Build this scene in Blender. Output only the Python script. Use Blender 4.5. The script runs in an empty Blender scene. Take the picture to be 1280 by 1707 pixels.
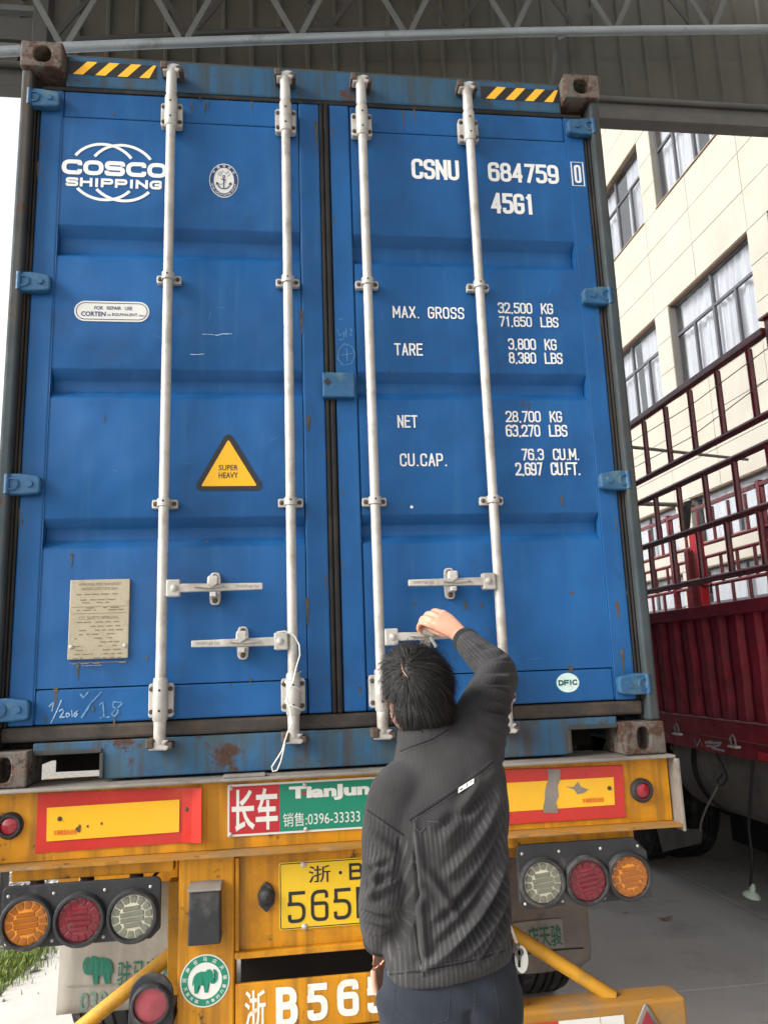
import bpy, bmesh, math, random
import numpy as np
from mathutils import Vector, Matrix

random.seed(7)
rng = np.random.default_rng(7)
R = math.radians
scene = bpy.context.scene
COL = scene.collection

# ------------------------------------------------------------------ camera
CAM_LOC = Vector((-0.18625, -2.87777, 1.61525))
CAM_ROT = (1.7632999, 0.0358232, -0.1224133)
FPX, PW, PH = 1300.0, 1280.0, 1707.0
cam_data = bpy.data.cameras.new('camera')
cam = bpy.data.objects.new('camera', cam_data)
COL.objects.link(cam)
cam.location = CAM_LOC
cam.rotation_euler = CAM_ROT
cam_data.sensor_fit = 'VERTICAL'
cam_data.sensor_height = 36.0
cam_data.lens = 36.0 * FPX / PH
cam_data.clip_start = 0.05
cam_data.clip_end = 2000
scene.camera = cam

# ------------------------------------------------------------------ light
SUN_AZ, SUN_EL = R(254), R(32)          # direction the light comes from (azimuth clockwise from +Y)
world = bpy.data.worlds.new('World')
scene.world = world
world.use_nodes = True
wn, wl = world.node_tree.nodes, world.node_tree.links
bg = wn['Background']
sky = wn.new('ShaderNodeTexSky')
sky.sky_type = 'NISHITA'
sky.sun_disc = False
sky.sun_elevation = SUN_EL
sky.sun_rotation = SUN_AZ
sky.dust_density = 4.0
sky.air_density = 1.2
hs = wn.new('ShaderNodeHueSaturation')
hs.inputs['Saturation'].default_value = 0.14
wl.new(sky.outputs['Color'], hs.inputs['Color'])
wl.new(hs.outputs['Color'], bg.inputs['Color'])
bg.inputs['Strength'].default_value = 0.15

sun_data = bpy.data.lights.new('sun', 'SUN')
sun = bpy.data.objects.new('sun', sun_data)
COL.objects.link(sun)
sun_data.energy = 1.0
sun_data.angle = R(20)
sun_data.color = (1.0, 0.96, 0.9)
sd = Vector((math.sin(SUN_AZ) * math.cos(SUN_EL), math.cos(SUN_AZ) * math.cos(SUN_EL), math.sin(SUN_EL)))
sun.rotation_euler = sd.to_track_quat('Z', 'Y').to_euler()
sun.location = (-6, -8, 12)

scene.view_settings.view_transform = 'Standard'
scene.view_settings.look = 'None'
scene.view_settings.gamma = 1.0
scene.view_settings.exposure = 1.38
scene.view_settings.use_curve_mapping = False

# ------------------------------------------------------------------ pixel -> point on a known plane
_RM = cam.rotation_euler.to_matrix()
def ray(x, y): return _RM @ Vector((x - PW / 2, -(y - PH / 2), -FPX))
def onY(x, y, Y):
    d = ray(x, y); return CAM_LOC + d * ((Y - CAM_LOC.y) / d.y)
def onX(x, y, X):
    d = ray(x, y); return CAM_LOC + d * ((X - CAM_LOC.x) / d.x)
def onZ(x, y, Z):
    d = ray(x, y); return CAM_LOC + d * ((Z - CAM_LOC.z) / d.z)

# ------------------------------------------------------------------ materials
def lin(r, g, b):
    f = lambda c: c / 12.92 if c <= 0.04045 else ((c + 0.055) / 1.055) ** 2.4
    return (f(r / 255), f(g / 255), f(b / 255), 1)
def c4(c): return (c[0], c[1], c[2], 1)

def paint(name, base, rough=0.5, metal=0.0, var=0.12, vscale=2.5, grime=None, gamt=0.3, gscale=3.0,
          streak=None, samt=0.4, rust=None, ramt=0.0, rscale=7.0, bump=0.1, bscale=60.0, coat=0.0, rvar=0.12, spec=0.3, bump2=0.0, b2scale=2.5):
    m = bpy.data.materials.new(name); m.use_nodes = True
    n, l = m.node_tree.nodes, m.node_tree.links
    b = n['Principled BSDF']
    b.inputs['Metallic'].default_value = metal
    b.inputs['Coat Weight'].default_value = coat
    b.inputs['Specular IOR Level'].default_value = spec
    tc = n.new('ShaderNodeTexCoord')
    def noise(scale, detail=5, mp=None, rgh=0.6):
        t = n.new('ShaderNodeTexNoise'); t.inputs['Scale'].default_value = scale
        t.inputs['Detail'].default_value = detail; t.inputs['Roughness'].default_value = rgh
        if mp:
            k = n.new('ShaderNodeMapping'); k.inputs['Scale'].default_value = mp
            l.new(tc.outputs['Object'], k.inputs['Vector']); l.new(k.outputs['Vector'], t.inputs['Vector'])
        else: l.new(tc.outputs['Object'], t.inputs['Vector'])
        return t
    def ramp(src, a, c):
        r = n.new('ShaderNodeMapRange'); r.inputs['From Min'].default_value = a; r.inputs['From Max'].default_value = c
        l.new(src, r.inputs['Value']); return r.outputs['Result']
    def mix(fac, A, B):
        x = n.new('ShaderNodeMix'); x.data_type = 'RGBA'
        l.new(fac, x.inputs['Factor'])
        for s, v in ((6, A), (7, B)):
            if isinstance(v, tuple): x.inputs[s].default_value = v
            else: l.new(v, x.inputs[s])
        return x.outputs[2]
    base = c4(base)
    nz = noise(vscale)
    lo = tuple(min(1, c * (1 - var)) for c in base[:3]) + (1,)
    hi = tuple(min(1, c * (1 + var)) for c in base[:3]) + (1,)
    col = mix(ramp(nz.outputs['Fac'], 0.3, 0.7), lo, hi)
    rgh = None
    if streak is not None:
        s = noise(1.0, 6, (22, 22, 1.1))
        f = ramp(s.outputs['Fac'], 0.64 - 0.26 * samt, 0.84 - 0.24 * samt)
        k = n.new('ShaderNodeMath'); k.operation = 'MULTIPLY'; k.inputs[1].default_value = min(1, 0.35 + samt * .6)
        l.new(f, k.inputs[0]); k.use_clamp = True
        col = mix(k.outputs[0], col, c4(streak))
    if grime is not None:
        g = noise(gscale, 8, None, 0.7)
        f = ramp(g.outputs['Fac'], 0.67 - 0.28 * gamt, 0.82 - 0.22 * gamt)
        col = mix(f, col, c4(grime))
    if rust is not None and ramt > 0:
        g = noise(rscale, 10, None, 0.72)
        f = ramp(g.outputs['Fac'], 0.78 - 0.36 * ramt, 0.83 - 0.355 * ramt)
        r2 = noise(rscale * 6, 4)
        rc = mix(r2.outputs['Fac'], c4(rust), tuple(c * 0.45 for c in rust[:3]) + (1,))
        col = mix(f, col, rc)
        rgh = f
    l.new(col, b.inputs['Base Color'])
    rn = noise(vscale * 3.1)
    rr = n.new('ShaderNodeMapRange'); rr.inputs['To Min'].default_value = max(0.03, rough - rvar); rr.inputs['To Max'].default_value = min(1, rough + rvar)
    rr.inputs['From Min'].default_value = .3; rr.inputs['From Max'].default_value = .7
    l.new(rn.outputs['Fac'], rr.inputs['Value'])
    if rgh is not None:
        a = n.new('ShaderNodeMath'); a.operation = 'MAXIMUM'; l.new(rr.outputs[0], a.inputs[0])
        k = n.new('ShaderNodeMath'); k.operation = 'MULTIPLY'; k.inputs[1].default_value = 0.85; l.new(rgh, k.inputs[0])
        l.new(k.outputs[0], a.inputs[1]); l.new(a.outputs[0], b.inputs['Roughness'])
    else: l.new(rr.outputs[0], b.inputs['Roughness'])
    if bump2 > 0:
        b2 = noise(b2scale, 2); q2 = n.new('ShaderNodeBump'); q2.inputs['Strength'].default_value = 1.0; q2.inputs['Distance'].default_value = bump2
        l.new(b2.outputs['Fac'], q2.inputs['Height']); l.new(q2.outputs['Normal'], b.inputs['Normal'])
    if bump > 0:
        bn = noise(bscale, 4); bp = n.new('ShaderNodeBump'); bp.inputs['Strength'].default_value = bump; bp.inputs['Distance'].default_value = 0.004
        l.new(bn.outputs['Fac'], bp.inputs['Height']); l.new(bp.outputs['Normal'], b.inputs['Normal'])
        if bump2 > 0: l.new(q2.outputs['Normal'], bp.inputs['Normal'])
    return m

RUST = (0.085, 0.045, 0.028)
BROWN = (0.055, 0.043, 0.034)
M = {}
M['door'] = paint('door_blue', (0.010, 0.080, 0.232), .46, spec=.22, var=.16, vscale=1.4, streak=(0.022, 0.105, 0.25), samt=.42, grime=(0.011, 0.058, 0.165), gamt=.6, bump2=.03, gscale=2.2, bump=.05, bscale=25, rust=RUST, ramt=.22, rscale=5.3)
M['header'] = paint('header_blue', (0.018, 0.08, 0.165), .55, var=.25, vscale=3, streak=(0.035, 0.038, 0.028), samt=.75, grime=(0.03, 0.058, 0.072), gamt=.75, rust=RUST, ramt=.5, rscale=5, bump=.2, bscale=40)
M['sill'] = paint('sill_blue', (0.024, 0.10, 0.20), .6, var=.3, vscale=5, streak=(0.05, 0.04, 0.028), samt=.85, grime=(0.045, 0.08, 0.09), gamt=.85, gscale=6, rust=RUST, ramt=.62, rscale=5, bump=.3, bscale=45)
M['hinge'] = paint('hinge_blue', (0.018, 0.078, 0.165), .5, var=.2, vscale=8, grime=(0.07, 0.13, 0.16), gamt=.6, gscale=12, rust=RUST, ramt=.35, rscale=14, bump=.2)
M['post'] = paint('post_paint', (0.032, 0.045, 0.05), .7, var=.3, vscale=4, streak=(0.065, 0.045, 0.03), samt=.8, grime=(0.02, 0.045, 0.062), gamt=.5, rust=RUST, ramt=.5, rscale=6, bump=.3)
M['casting'] = paint('rusty_casting', (0.115, 0.085, 0.07), .85, var=.3, vscale=9, grime=(0.10, 0.125, 0.115), gamt=.7, gscale=14, rust=(0.085, 0.045, 0.03), ramt=.78, rscale=16, bump=.9, bscale=70)
M['gasket'] = paint('rubber_gasket', (0.014, 0.013, 0.012), .75, var=.35, vscale=3, streak=(0.06, 0.052, 0.042), samt=.35, grime=(0.035, 0.028, 0.022), gamt=.5, gscale=4, bump=.2)
M['sillgasket'] = paint('bottom_gasket', (0.035, 0.03, 0.026), .75, var=.35, vscale=3, grime=(0.075, 0.055, 0.04), gamt=.7, gscale=5, bump=.3)
M['galv'] = paint('galvanised', (0.43, 0.415, 0.385), .45, metal=.15, var=.16, vscale=6, grime=(0.28, 0.255, 0.22), gamt=.68, gscale=9, rust=(.22, .15, .10), ramt=.30, rscale=14, bump=.15, bscale=90)
M['galvcast'] = paint('galvanised_casting', (0.45, 0.43, 0.40), .5, metal=.15, var=.18, vscale=12, grime=(0.30, 0.27, 0.23), gamt=.55, gscale=18, rust=(.16, .10, .06), ramt=.3, rscale=22, bump=.35, bscale=80)
M['bolt'] = paint('rusty_bolt', (0.09, 0.065, 0.05), .7, metal=.3, var=.3, vscale=40, bump=.4)
M['white_print'] = paint('white_print', (0.70, 0.70, 0.68), .5, var=.04, vscale=15, grime=(.45, .52, .62), gamt=.22, gscale=25, bump=0)
M['label_white'] = paint('label_white', (0.60, 0.60, 0.56), .45, var=.05, bump=0)
M['navy'] = paint('navy_print', (0.02, 0.045, 0.13), .5, bump=0)
M['greyblue'] = paint('grey_print', (0.28, 0.32, 0.38), .5, bump=0)
M['black_print'] = paint('black_print', (0.02, 0.02, 0.022), .55, bump=0)
M['yellow_label'] = paint('yellow_label', (0.70, 0.38, 0.015), .45, var=.05, bump=0)
M['hazard_y'] = paint('hazard_yellow', (0.82, 0.42, 0.03), .4, var=.1, grime=(.5, .25, .05), gamt=.3, bump=0)
M['hazard_k'] = paint('hazard_black', (0.018, 0.018, 0.018), .5, bump=0)
M['dataplate'] = paint('data_plate', (0.34, 0.30, 0.215), .45, metal=.25, var=.18, vscale=9, grime=(0.25, 0.2, 0.13), gamt=.5, gscale=18, bump=.15)
M['plate_ink'] = paint('plate_ink', (0.18, 0.135, 0.085), .6, bump=0)
M['chalk_faint'] = paint('chalk_faint', (0.12, 0.24, 0.40), .9, var=.2, vscale=60, grime=(0.04, 0.14, 0.30), gamt=.8, gscale=90, bump=0)
M['rustspot'] = paint('rust_spot', (0.085, 0.06, 0.03), .9, var=.4, vscale=50, grime=(0.03, 0.09, 0.15), gamt=.55, gscale=70, bump=.2)
M['chalk'] = paint('chalk', (0.36, 0.48, 0.62), .9, var=.2, vscale=60, grime=(0.06, 0.17, 0.36), gamt=.65, gscale=120, bump=0)
M['teal_label'] = paint('teal_label', (0.50, 0.72, 0.68), .45, var=.1, vscale=30, grime=(.75, .78, .74), gamt=.8, gscale=40, bump=0)
M['ink_green'] = paint('ink_dark_green', (0.02, 0.10, 0.08), .5, bump=0)

M['tyellow'] = paint('trailer_yellow', (0.53, 0.225, 0.006), .5, var=.15, vscale=3, streak=(0.17, 0.08, 0.015), samt=.65, grime=(0.34, 0.135, 0.010), gamt=.6, gscale=5, rust=(0.07, 0.045, 0.03), ramt=.46, rscale=9, bump=.2, bscale=50)
M['tyellow2'] = paint('trailer_yellow_dusty', (0.33, 0.155, 0.02), .65, var=.2, vscale=4, grime=(0.20, 0.135, 0.07), gamt=.75, gscale=4, rust=(0.10, 0.065, 0.04), ramt=.5, rscale=7, bump=.35, bscale=50)
M['steelgrey'] = paint('worn_steel', (0.22, 0.20, 0.175), .65, metal=.2, var=.25, vscale=6, grime=(0.10, 0.085, 0.07), gamt=.5, rust=RUST, ramt=.35, bump=.4)
M['refl_red'] = paint('reflective_red', (0.45, 0.022, 0.014), .35, var=.1, vscale=4, grime=(.5, .09, .04), gamt=.4, coat=.3, bump=0)
M['refl_yellow'] = paint('reflective_yellow', (0.70, 0.38, 0.012), .35, var=.06, vscale=5, grime=(.72, .38, .05), gamt=.35, coat=.3, bump=0)
M['refl_ink'] = paint('red_ink', (0.55, 0.05, 0.02), .5, bump=0)
M['sign_red'] = paint('sign_red', (0.40, 0.022, 0.028), .45, var=.1, bump=0, grime=(.3, .06, .05), gamt=.25)
M['sign_green'] = paint('sign_green', (0.012, 0.19, 0.115), .45, var=.1, bump=0, grime=(.03, .18, .12), gamt=.3)
M['plate_yellow'] = paint('plate_yellow', (0.66, 0.43, 0.02), .4, var=.05, bump=0, grime=(.6, .38, .05), gamt=.3, gscale=8)
M['rubber'] = paint('black_rubber', (0.025, 0.025, 0.027), .65, var=.3, vscale=12, grime=(0.10, 0.09, 0.08), gamt=.45, gscale=10, bump=.25)
M['blackplate'] = paint('black_lamp_plate', (0.024, 0.025, 0.028), .5, var=.25, vscale=9, grime=(0.10, 0.092, 0.085), gamt=.5, gscale=7, bump=.2)
M['tyre'] = paint('tyre_rubber', (0.022, 0.022, 0.023), .85, var=.3, vscale=8, grime=(0.085, 0.078, 0.07), gamt=.5, gscale=9, bump=.3)
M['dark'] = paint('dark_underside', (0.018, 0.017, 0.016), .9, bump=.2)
M['stencil'] = paint('white_stencil', (0.72, 0.70, 0.64), .6, var=.1, vscale=14, grime=(.55, .33, .1), gamt=.42, gscale=28, bump=0)
M['flap'] = paint('dirty_flap', (0.235, 0.215, 0.18), .8, var=.12, vscale=6, grime=(0.17, 0.15, 0.12), gamt=.6, gscale=6, streak=(.30, .28, .24), samt=.5, bump=.2)
M['flap_grey'] = paint('flap_label_grey', (0.27, 0.26, 0.225), .8, var=.15, vscale=8, grime=(.16, .15, .125), gamt=.6, gscale=9, bump=.1)
M['flap_dark'] = paint('muddy_flap', (0.20, 0.18, 0.155), .85, var=.2, vscale=7, grime=(0.10, 0.09, 0.075), gamt=.6, gscale=7, bump=.25)
M['green_print'] = paint('green_print', (0.012, 0.11, 0.07), .65, var=.15, grime=(.14, .22, .17), gamt=.3, gscale=22, bump=0)
M['green_faint'] = paint('green_faint', (0.10, 0.16, 0.125), .75, var=.15, grime=(.20, .19, .16), gamt=.6, gscale=22, bump=0)
M['green_dark'] = paint('green_dark', (0.03, 0.13, 0.08), .75, var=.2, grime=(.16, .15, .13), gamt=.5, gscale=22, bump=0)
M['braceyellow'] = paint('brace_yellow', (0.48, 0.24, 0.02), .5, var=.2, vscale=6, grime=(0.2, 0.12, 0.03), gamt=.55, gscale=8, rust=RUST, ramt=.25, bump=.25)

def lens(name, base, rough=.16):
    m = paint(name, base, rough, var=.12, vscale=25, coat=.5, bump=.1, bscale=200, rvar=.05, grime=tuple(c * .6 + .05 for c in base[:3]), gamt=.3, gscale=30)
    return m
M['lens_amber'] = lens('lens_amber', (0.60, 0.22, 0.015)); M['lens_amber2'] = lens('lens_amber_cell', (0.27, 0.08, 0.006))
M['lens_red'] = lens('lens_red', (0.21, 0.008, 0.02)); M['lens_red2'] = lens('lens_red_cell', (0.12, 0.006, 0.013))
M['lens_clear'] = lens('lens_clear', (0.50, 0.49, 0.37)); M['lens_clear2'] = lens('lens_clear_cell', (0.14, 0.14, 0.105))
M['lens_round'] = lens('lens_round_red', (0.27, 0.010, 0.018))
M['lens_pink'] = lens('lens_faded_red', (0.25, 0.04, 0.05), .3)

M['maroon'] = paint('truck_maroon', (0.20, 0.010, 0.022), .55, var=.35, vscale=5, streak=(0.10, 0.03, 0.032), samt=.3, grime=(0.11, 0.010, 0.017), gamt=.5, gscale=7, rust=(.15, .10, .09), ramt=.40, rscale=11, bump=.4, bscale=30, coat=0, spec=.25)
M['maroon_rail'] = paint('rail_maroon', (0.12, 0.012, 0.017), .35, var=.35, vscale=7, grime=(0.022, 0.012, 0.012), gamt=.5, gscale=5, bump=.3, bscale=60, coat=.3)
M['brightred'] = paint('rail_red', (0.42, 0.015, 0.02), .4, var=.2, grime=(.2, .02, .02), gamt=.4, bump=.15)
M['pale_line'] = paint('pale_edge', (0.26, 0.16, 0.15), .8, var=.3, vscale=9, grime=(.10, .03, .035), gamt=.5, gscale=9, bump=.2)
M['tank'] = paint('fuel_tank_grey', (0.12, 0.11, 0.10), .6, var=.25, vscale=4, grime=(0.06, 0.055, 0.05), gamt=.6, gscale=3, streak=(.17, .16, .15), samt=.5, bump=.2)
M['grey_pole'] = paint('grey_pole', (0.20, 0.19, 0.16), .6, bump=.2)
M['cloth_dark'] = paint('dark_rag', (0.03, 0.03, 0.03), .9, bump=.5)
M['wire_white'] = paint('white_cord', (0.65, 0.63, 0.58), .7, bump=.2)
M['wire_black'] = paint('black_cable', (0.015, 0.015, 0.016), .6, bump=.1)
M['plug'] = paint('pale_plug', (0.50, 0.58, 0.48), .5, bump=.1)

M['tile'] = paint('cream_tile', (0.315, 0.300, 0.257), .5, var=.08, vscale=1.3, streak=(0.27, 0.25, 0.20), samt=.3, grime=(0.295, 0.275, 0.225), gamt=.5, gscale=2.0, bump=.06)
M['tile2'] = paint('cream_tile_warm', (0.325, 0.303, 0.25), .5, var=.08, vscale=1.3, streak=(0.27, 0.24, 0.19), samt=.3, grime=(0.305, 0.28, 0.23), gamt=.5, gscale=2.0, bump=.06)
M['joint'] = paint('wall_joint', (0.16, 0.15, 0.13), .9, bump=.1)
M['reveal'] = paint('window_reveal', (0.24, 0.175, 0.12), .6, var=.1, bump=.1)
M['wframe'] = paint('window_frame_dark', (0.085, 0.085, 0.095), .4, metal=.3, bump=0)
M['wframe2'] = paint('window_frame_light', (0.45, 0.45, 0.45), .4, metal=.3, bump=0)
M['curtain'] = paint('curtain_white', (0.42, 0.405, 0.43), .9, var=.06, vscale=3, bump=.1)
M['room'] = paint('room_dark', (0.06, 0.055, 0.06), .9, bump=0)
def glass():
    m = bpy.data.materials.new('window_glass'); m.use_nodes = True
    n, l = m.node_tree.nodes, m.node_tree.links
    n.remove(n['Principled BSDF'])
    t = n.new('ShaderNodeBsdfTransparent'); t.inputs['Color'].default_value = (.93, .95, .96, 1)
    g = n.new('ShaderNodeBsdfGlossy'); g.inputs['Roughness'].default_value = .03
    f0 = n.new('ShaderNodeLayerWeight'); f0.inputs['Blend'].default_value = .5
    f1 = n.new('ShaderNodeMath'); f1.operation = 'POWER'; f1.inputs[1].default_value = 3.5; l.new(f0.outputs['Facing'], f1.inputs[0])
    f = n.new('ShaderNodeMath'); f.operation = 'MULTIPLY_ADD'; f.inputs[1].default_value = .7; f.inputs[2].default_value = .05; l.new(f1.outputs[0], f.inputs[0])
    x = n.new('ShaderNodeMixShader')
    l.new(f.outputs[0], x.inputs['Fac']); l.new(t.outputs[0], x.inputs[1]); l.new(g.outputs[0], x.inputs[2])
    l.new(x.outputs[0], n['Material Output'].inputs['Surface'])
    return m
M['glass'] = glass()
M['fascia'] = paint('fascia_sheet', (0.095, 0.092, 0.074), .5, var=.12, vscale=1.2, grime=(0.08, 0.078, 0.066), gamt=.4, gscale=2, bump=.1)
M['truss'] = paint('truss_grey', (0.13, 0.135, 0.13), .5, var=.15, vscale=3, grime=(0.12, 0.12, 0.115), gamt=.4, bump=.1)
M['truss_dark'] = paint('truss_dark', (0.07, 0.07, 0.067), .6, var=.15, bump=.1)
M['chord'] = paint('chord_pipe', (0.36, 0.40, 0.42), .38, metal=.3, var=.12, vscale=2, grime=(0.2, 0.2, 0.19), gamt=.45, gscale=4, bump=.1)
M['beam'] = paint('edge_beam', (0.14, 0.135, 0.125), .5, var=.15, grime=(.2, .19, .17), gamt=.3, bump=.1)

def concrete():
    m = paint('concrete', (0.58, 0.55, 0.505), .85, var=.12, vscale=.9, grime=(0.43, 0.40, 0.36), gamt=.55, gscale=1.7, rust=(.34, .31, .27), ramt=.38, rscale=2.6, bump=.35, bscale=35)
    return m
M['concrete'] = concrete()
M['gravel'] = paint('gravel_soil', (0.24, 0.225, 0.20), .95, var=.35, vscale=30, grime=(.12, .11, .095), gamt=.6, gscale=14, bump=.8, bscale=60)
M['stone'] = paint('stone', (0.33, 0.315, 0.29), .9, var=.4, vscale=6, bump=.4)
M['leafdry'] = paint('dry_leaf', (0.36, 0.22, 0.13), .8, bump=.1)
def foliage():
    m = paint('grass_blade', (0.17, 0.23, 0.045), .6, var=.55, vscale=45, grime=(.32, .26, .11), gamt=.4, gscale=38, bump=0)
    b = m.node_tree.nodes['Principled BSDF']
    b.inputs['Subsurface Weight'].default_value = 0.0
    return m
M['grass'] = foliage()

# ------------------------------------------------------------------ mesh helpers (world coordinates)
class MB:
    def __init__(s): s.v = []; s.f = []
    def add(s, vs, fs):
        o = len(s.v); s.v += [tuple(p) for p in vs]; s.f += [tuple(i + o for i in f) for f in fs]; return s
    def box(s, x0, x1, y0, y1, z0, z1):
        v = [(x, y, z) for z in (z0, z1) for y in (y0, y1) for x in (x0, x1)]
        return s.add(v, [(0, 2, 3, 1), (4, 5, 7, 6), (0, 1, 5, 4), (2, 6, 7, 3), (0, 4, 6, 2), (1, 3, 7, 5)])
    def hexa(s, b, t):           # 4 bottom + 4 top points, same order
        return s.add(list(b) + list(t), [(3, 2, 1, 0), (4, 5, 6, 7), (0, 1, 5, 4), (1, 2, 6, 5), (2, 3, 7, 6), (3, 0, 4, 7)])
    def prism(s, poly, y0, y1):  # poly: (x,z) counter-clockwise seen from -Y
        n = len(poly); v = [(x, y0, z) for x, z in poly] + [(x, y1, z) for x, z in poly]
        f = [tuple(range(n)), tuple(range(2 * n - 1, n - 1, -1))]
        f += [(i, n + i, n + (i + 1) % n, (i + 1) % n) for i in range(n)]
        return s.add(v, f)
    def sheet(s, poly, y):
        return s.add([(x, y, z) for x, z in poly], [tuple(range(len(poly)))])
    def tube(s, pts, r, n=10, cap=True):
        pts = [Vector(p) for p in pts]; rs = r if isinstance(r, (list, tuple)) else [r] * len(pts)
        rings = []; prev = None
        for i, p in enumerate(pts):
            a = pts[max(0, i - 1)]; b = pts[min(len(pts) - 1, i + 1)]
            t = (b - a).normalized()
            if prev is None:
                u = t.orthogonal().normalized()
            else:
                u = (prev - t * prev.dot(t)).normalized()
            prev = u; w = t.cross(u)
            rings.append([p + (u * math.cos(2 * math.pi * k / n) + w * math.sin(2 * math.pi * k / n)) * rs[i] for k in range(n)])
        v = [q for ring in rings for q in ring]; f = []
        for i in range(len(pts) - 1):
            for k in range(n):
                f.append((i * n + k, i * n + (k + 1) % n, (i + 1) * n + (k + 1) % n, (i + 1) * n + k))
        if cap:
            f.append(tuple(range(n - 1, -1, -1))); f.append(tuple((len(pts) - 1) * n + k for k in range(n)))
        return s.add(v, f)
    def lathe(s, prof, c, axis, n=24):   # prof: (radius, distance along axis)
        axis = Vector(axis).normalized(); u = axis.orthogonal().normalized(); w = axis.cross(u); c = Vector(c)
        v = []; f = []
        for r, h in prof:
            v += [c + axis * h + (u * math.cos(2 * math.pi * k / n) + w * math.sin(2 * math.pi * k / n)) * r for k in range(n)]
        for i in range(len(prof) - 1):
            for k in range(n):
                f.append((i * n + k, i * n + (k + 1) % n, (i + 1) * n + (k + 1) % n, (i + 1) * n + k))
        if prof[0][0] > 1e-5: f.append(tuple(range(n - 1, -1, -1)))
        if prof[-1][0] > 1e-5: f.append(tuple((len(prof) - 1) * n + k for k in range(n)))
        return s.add(v, f)
    def bar(s, a, b, w, h, up=(0, 0, 1)):    # rectangular bar from a to b
        a, b = Vector(a), Vector(b); t = (b - a).normalized(); up = Vector(up)
        x = t.cross(up)
        if x.length < 1e-4: x = t.cross(Vector((1, 0, 0)))
        x.normalize(); y = x.cross(t).normalized()
        q = [x * sx * w / 2 + y * sy * h / 2 for sx, sy in ((-1, -1), (1, -1), (1, 1), (-1, 1))]
        return s.hexa([a + k for k in q], [b + k for k in q])
    def ringplate(s, outer, inner, y0, y1, depth=None):  # outer and inner loops of equal count in (x,z), plate y0..y1 with a hole
        n = len(outer); v = [(x, y0, z) for x, z in outer] + [(x, y0, z) for x, z in inner] + [(x, y1, z) for x, z in outer]
        f = [(i, (i + 1) % n, n + (i + 1) % n, n + i) for i in range(n)]
        f += [(i, 2 * n + i, 2 * n + (i + 1) % n, (i + 1) % n) for i in range(n)]
        if depth is None:
            v += [(x, y1, z) for x, z in inner]
            f += [(n + i, n + (i + 1) % n, 3 * n + (i + 1) % n, 3 * n + i) for i in range(n)]
            f += [(2 * n + (i + 1) % n, 2 * n + i, 3 * n + i, 3 * n + (i + 1) % n) for i in range(n)]
        else:
            v += [(x, y0 + depth, z) for x, z in inner]
            f += [(n + i, n + (i + 1) % n, 3 * n + (i + 1) % n, 3 * n + i) for i in range(n)]
            f.append(tuple(3 * n + i for i in range(n)))
            f.append(tuple(2 * n + i for i in range(n - 1, -1, -1)))
        return s.add(v, f)
    def mesh(s, name):
        me = bpy.data.meshes.new(name); me.from_pydata(s.v, [], s.f); me.update()
        bm = bmesh.new(); bm.from_mesh(me); bmesh.ops.recalc_face_normals(bm, faces=bm.faces); bm.to_mesh(me); bm.free()
        return me

def put(o, parent):
    COL.objects.link(o)
    if parent is not None:
        o.parent = parent
        o.matrix_parent_inverse = base_of(parent).inverted()
def base_of(o):
    m = Matrix.Translation(o.location)
    if o.parent is not None: m = base_of(o.parent) @ o.matrix_parent_inverse @ m
    return m

def obj(name, mb, mat, parent=None, bevel=0.0, smooth=False, seg=2, ang=35):
    me = mb.mesh(name) if isinstance(mb, MB) else mb
    if mat is not None and not me.materials: me.materials.append(M[mat] if isinstance(mat, str) else mat)
    o = bpy.data.objects.new(name, me)
    put(o, parent)
    if bevel > 0:
        b = o.modifiers.new('bevel', 'BEVEL'); b.width = bevel; b.segments = seg; b.limit_method = 'ANGLE'; b.angle_limit = R(ang)
        b.harden_normals = False
    if smooth:
        for p in me.polygons: p.use_smooth = True
        try: me.set_sharp_from_angle(angle=R(40))
        except Exception: pass
    return o
def inst(name, src, offset, parent, rot=None):
    o = bpy.data.objects.new(name, src.data)
    for md in src.modifiers:
        if md.type == 'BEVEL':
            b = o.modifiers.new('bevel', 'BEVEL'); b.width = md.width; b.segments = md.segments; b.limit_method = 'ANGLE'; b.angle_limit = md.angle_limit
    o.location = offset
    if rot: o.rotation_euler = rot
    put(o, parent)
    return o
def thing(name, label, cat, loc=(0, 0, 0), group=None):
    o = bpy.data.objects.new(name, None); COL.objects.link(o); o.location = loc
    o.empty_display_size = .2
    return tag(o, label, cat, group)
def tag(o, label, cat, group=None):
    o['label'] = label; o['category'] = cat
    if group: o['group'] = group
    return o

def oval(cx, cz, rx, rz, n=24, p=2.0, ph=0.0):
    out = []
    for k in range(n):
        a = 2 * math.pi * k / n + ph; c, s = math.cos(a), math.sin(a)
        out.append((cx + rx * math.copysign(abs(c) ** (2 / p), c), cz + rz * math.copysign(abs(s) ** (2 / p), s)))
    return out
def rrect(x0, x1, z0, z1, r, n=4):
    out = []
    for cx, cz, a0 in ((x1 - r, z1 - r, 0), (x0 + r, z1 - r, 90), (x0 + r, z0 + r, 180), (x1 - r, z0 + r, 270)):
        for k in range(n + 1):
            a = R(a0 + 90 * k / n); out.append((cx + r * math.cos(a), cz + r * math.sin(a)))
    return out

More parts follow.
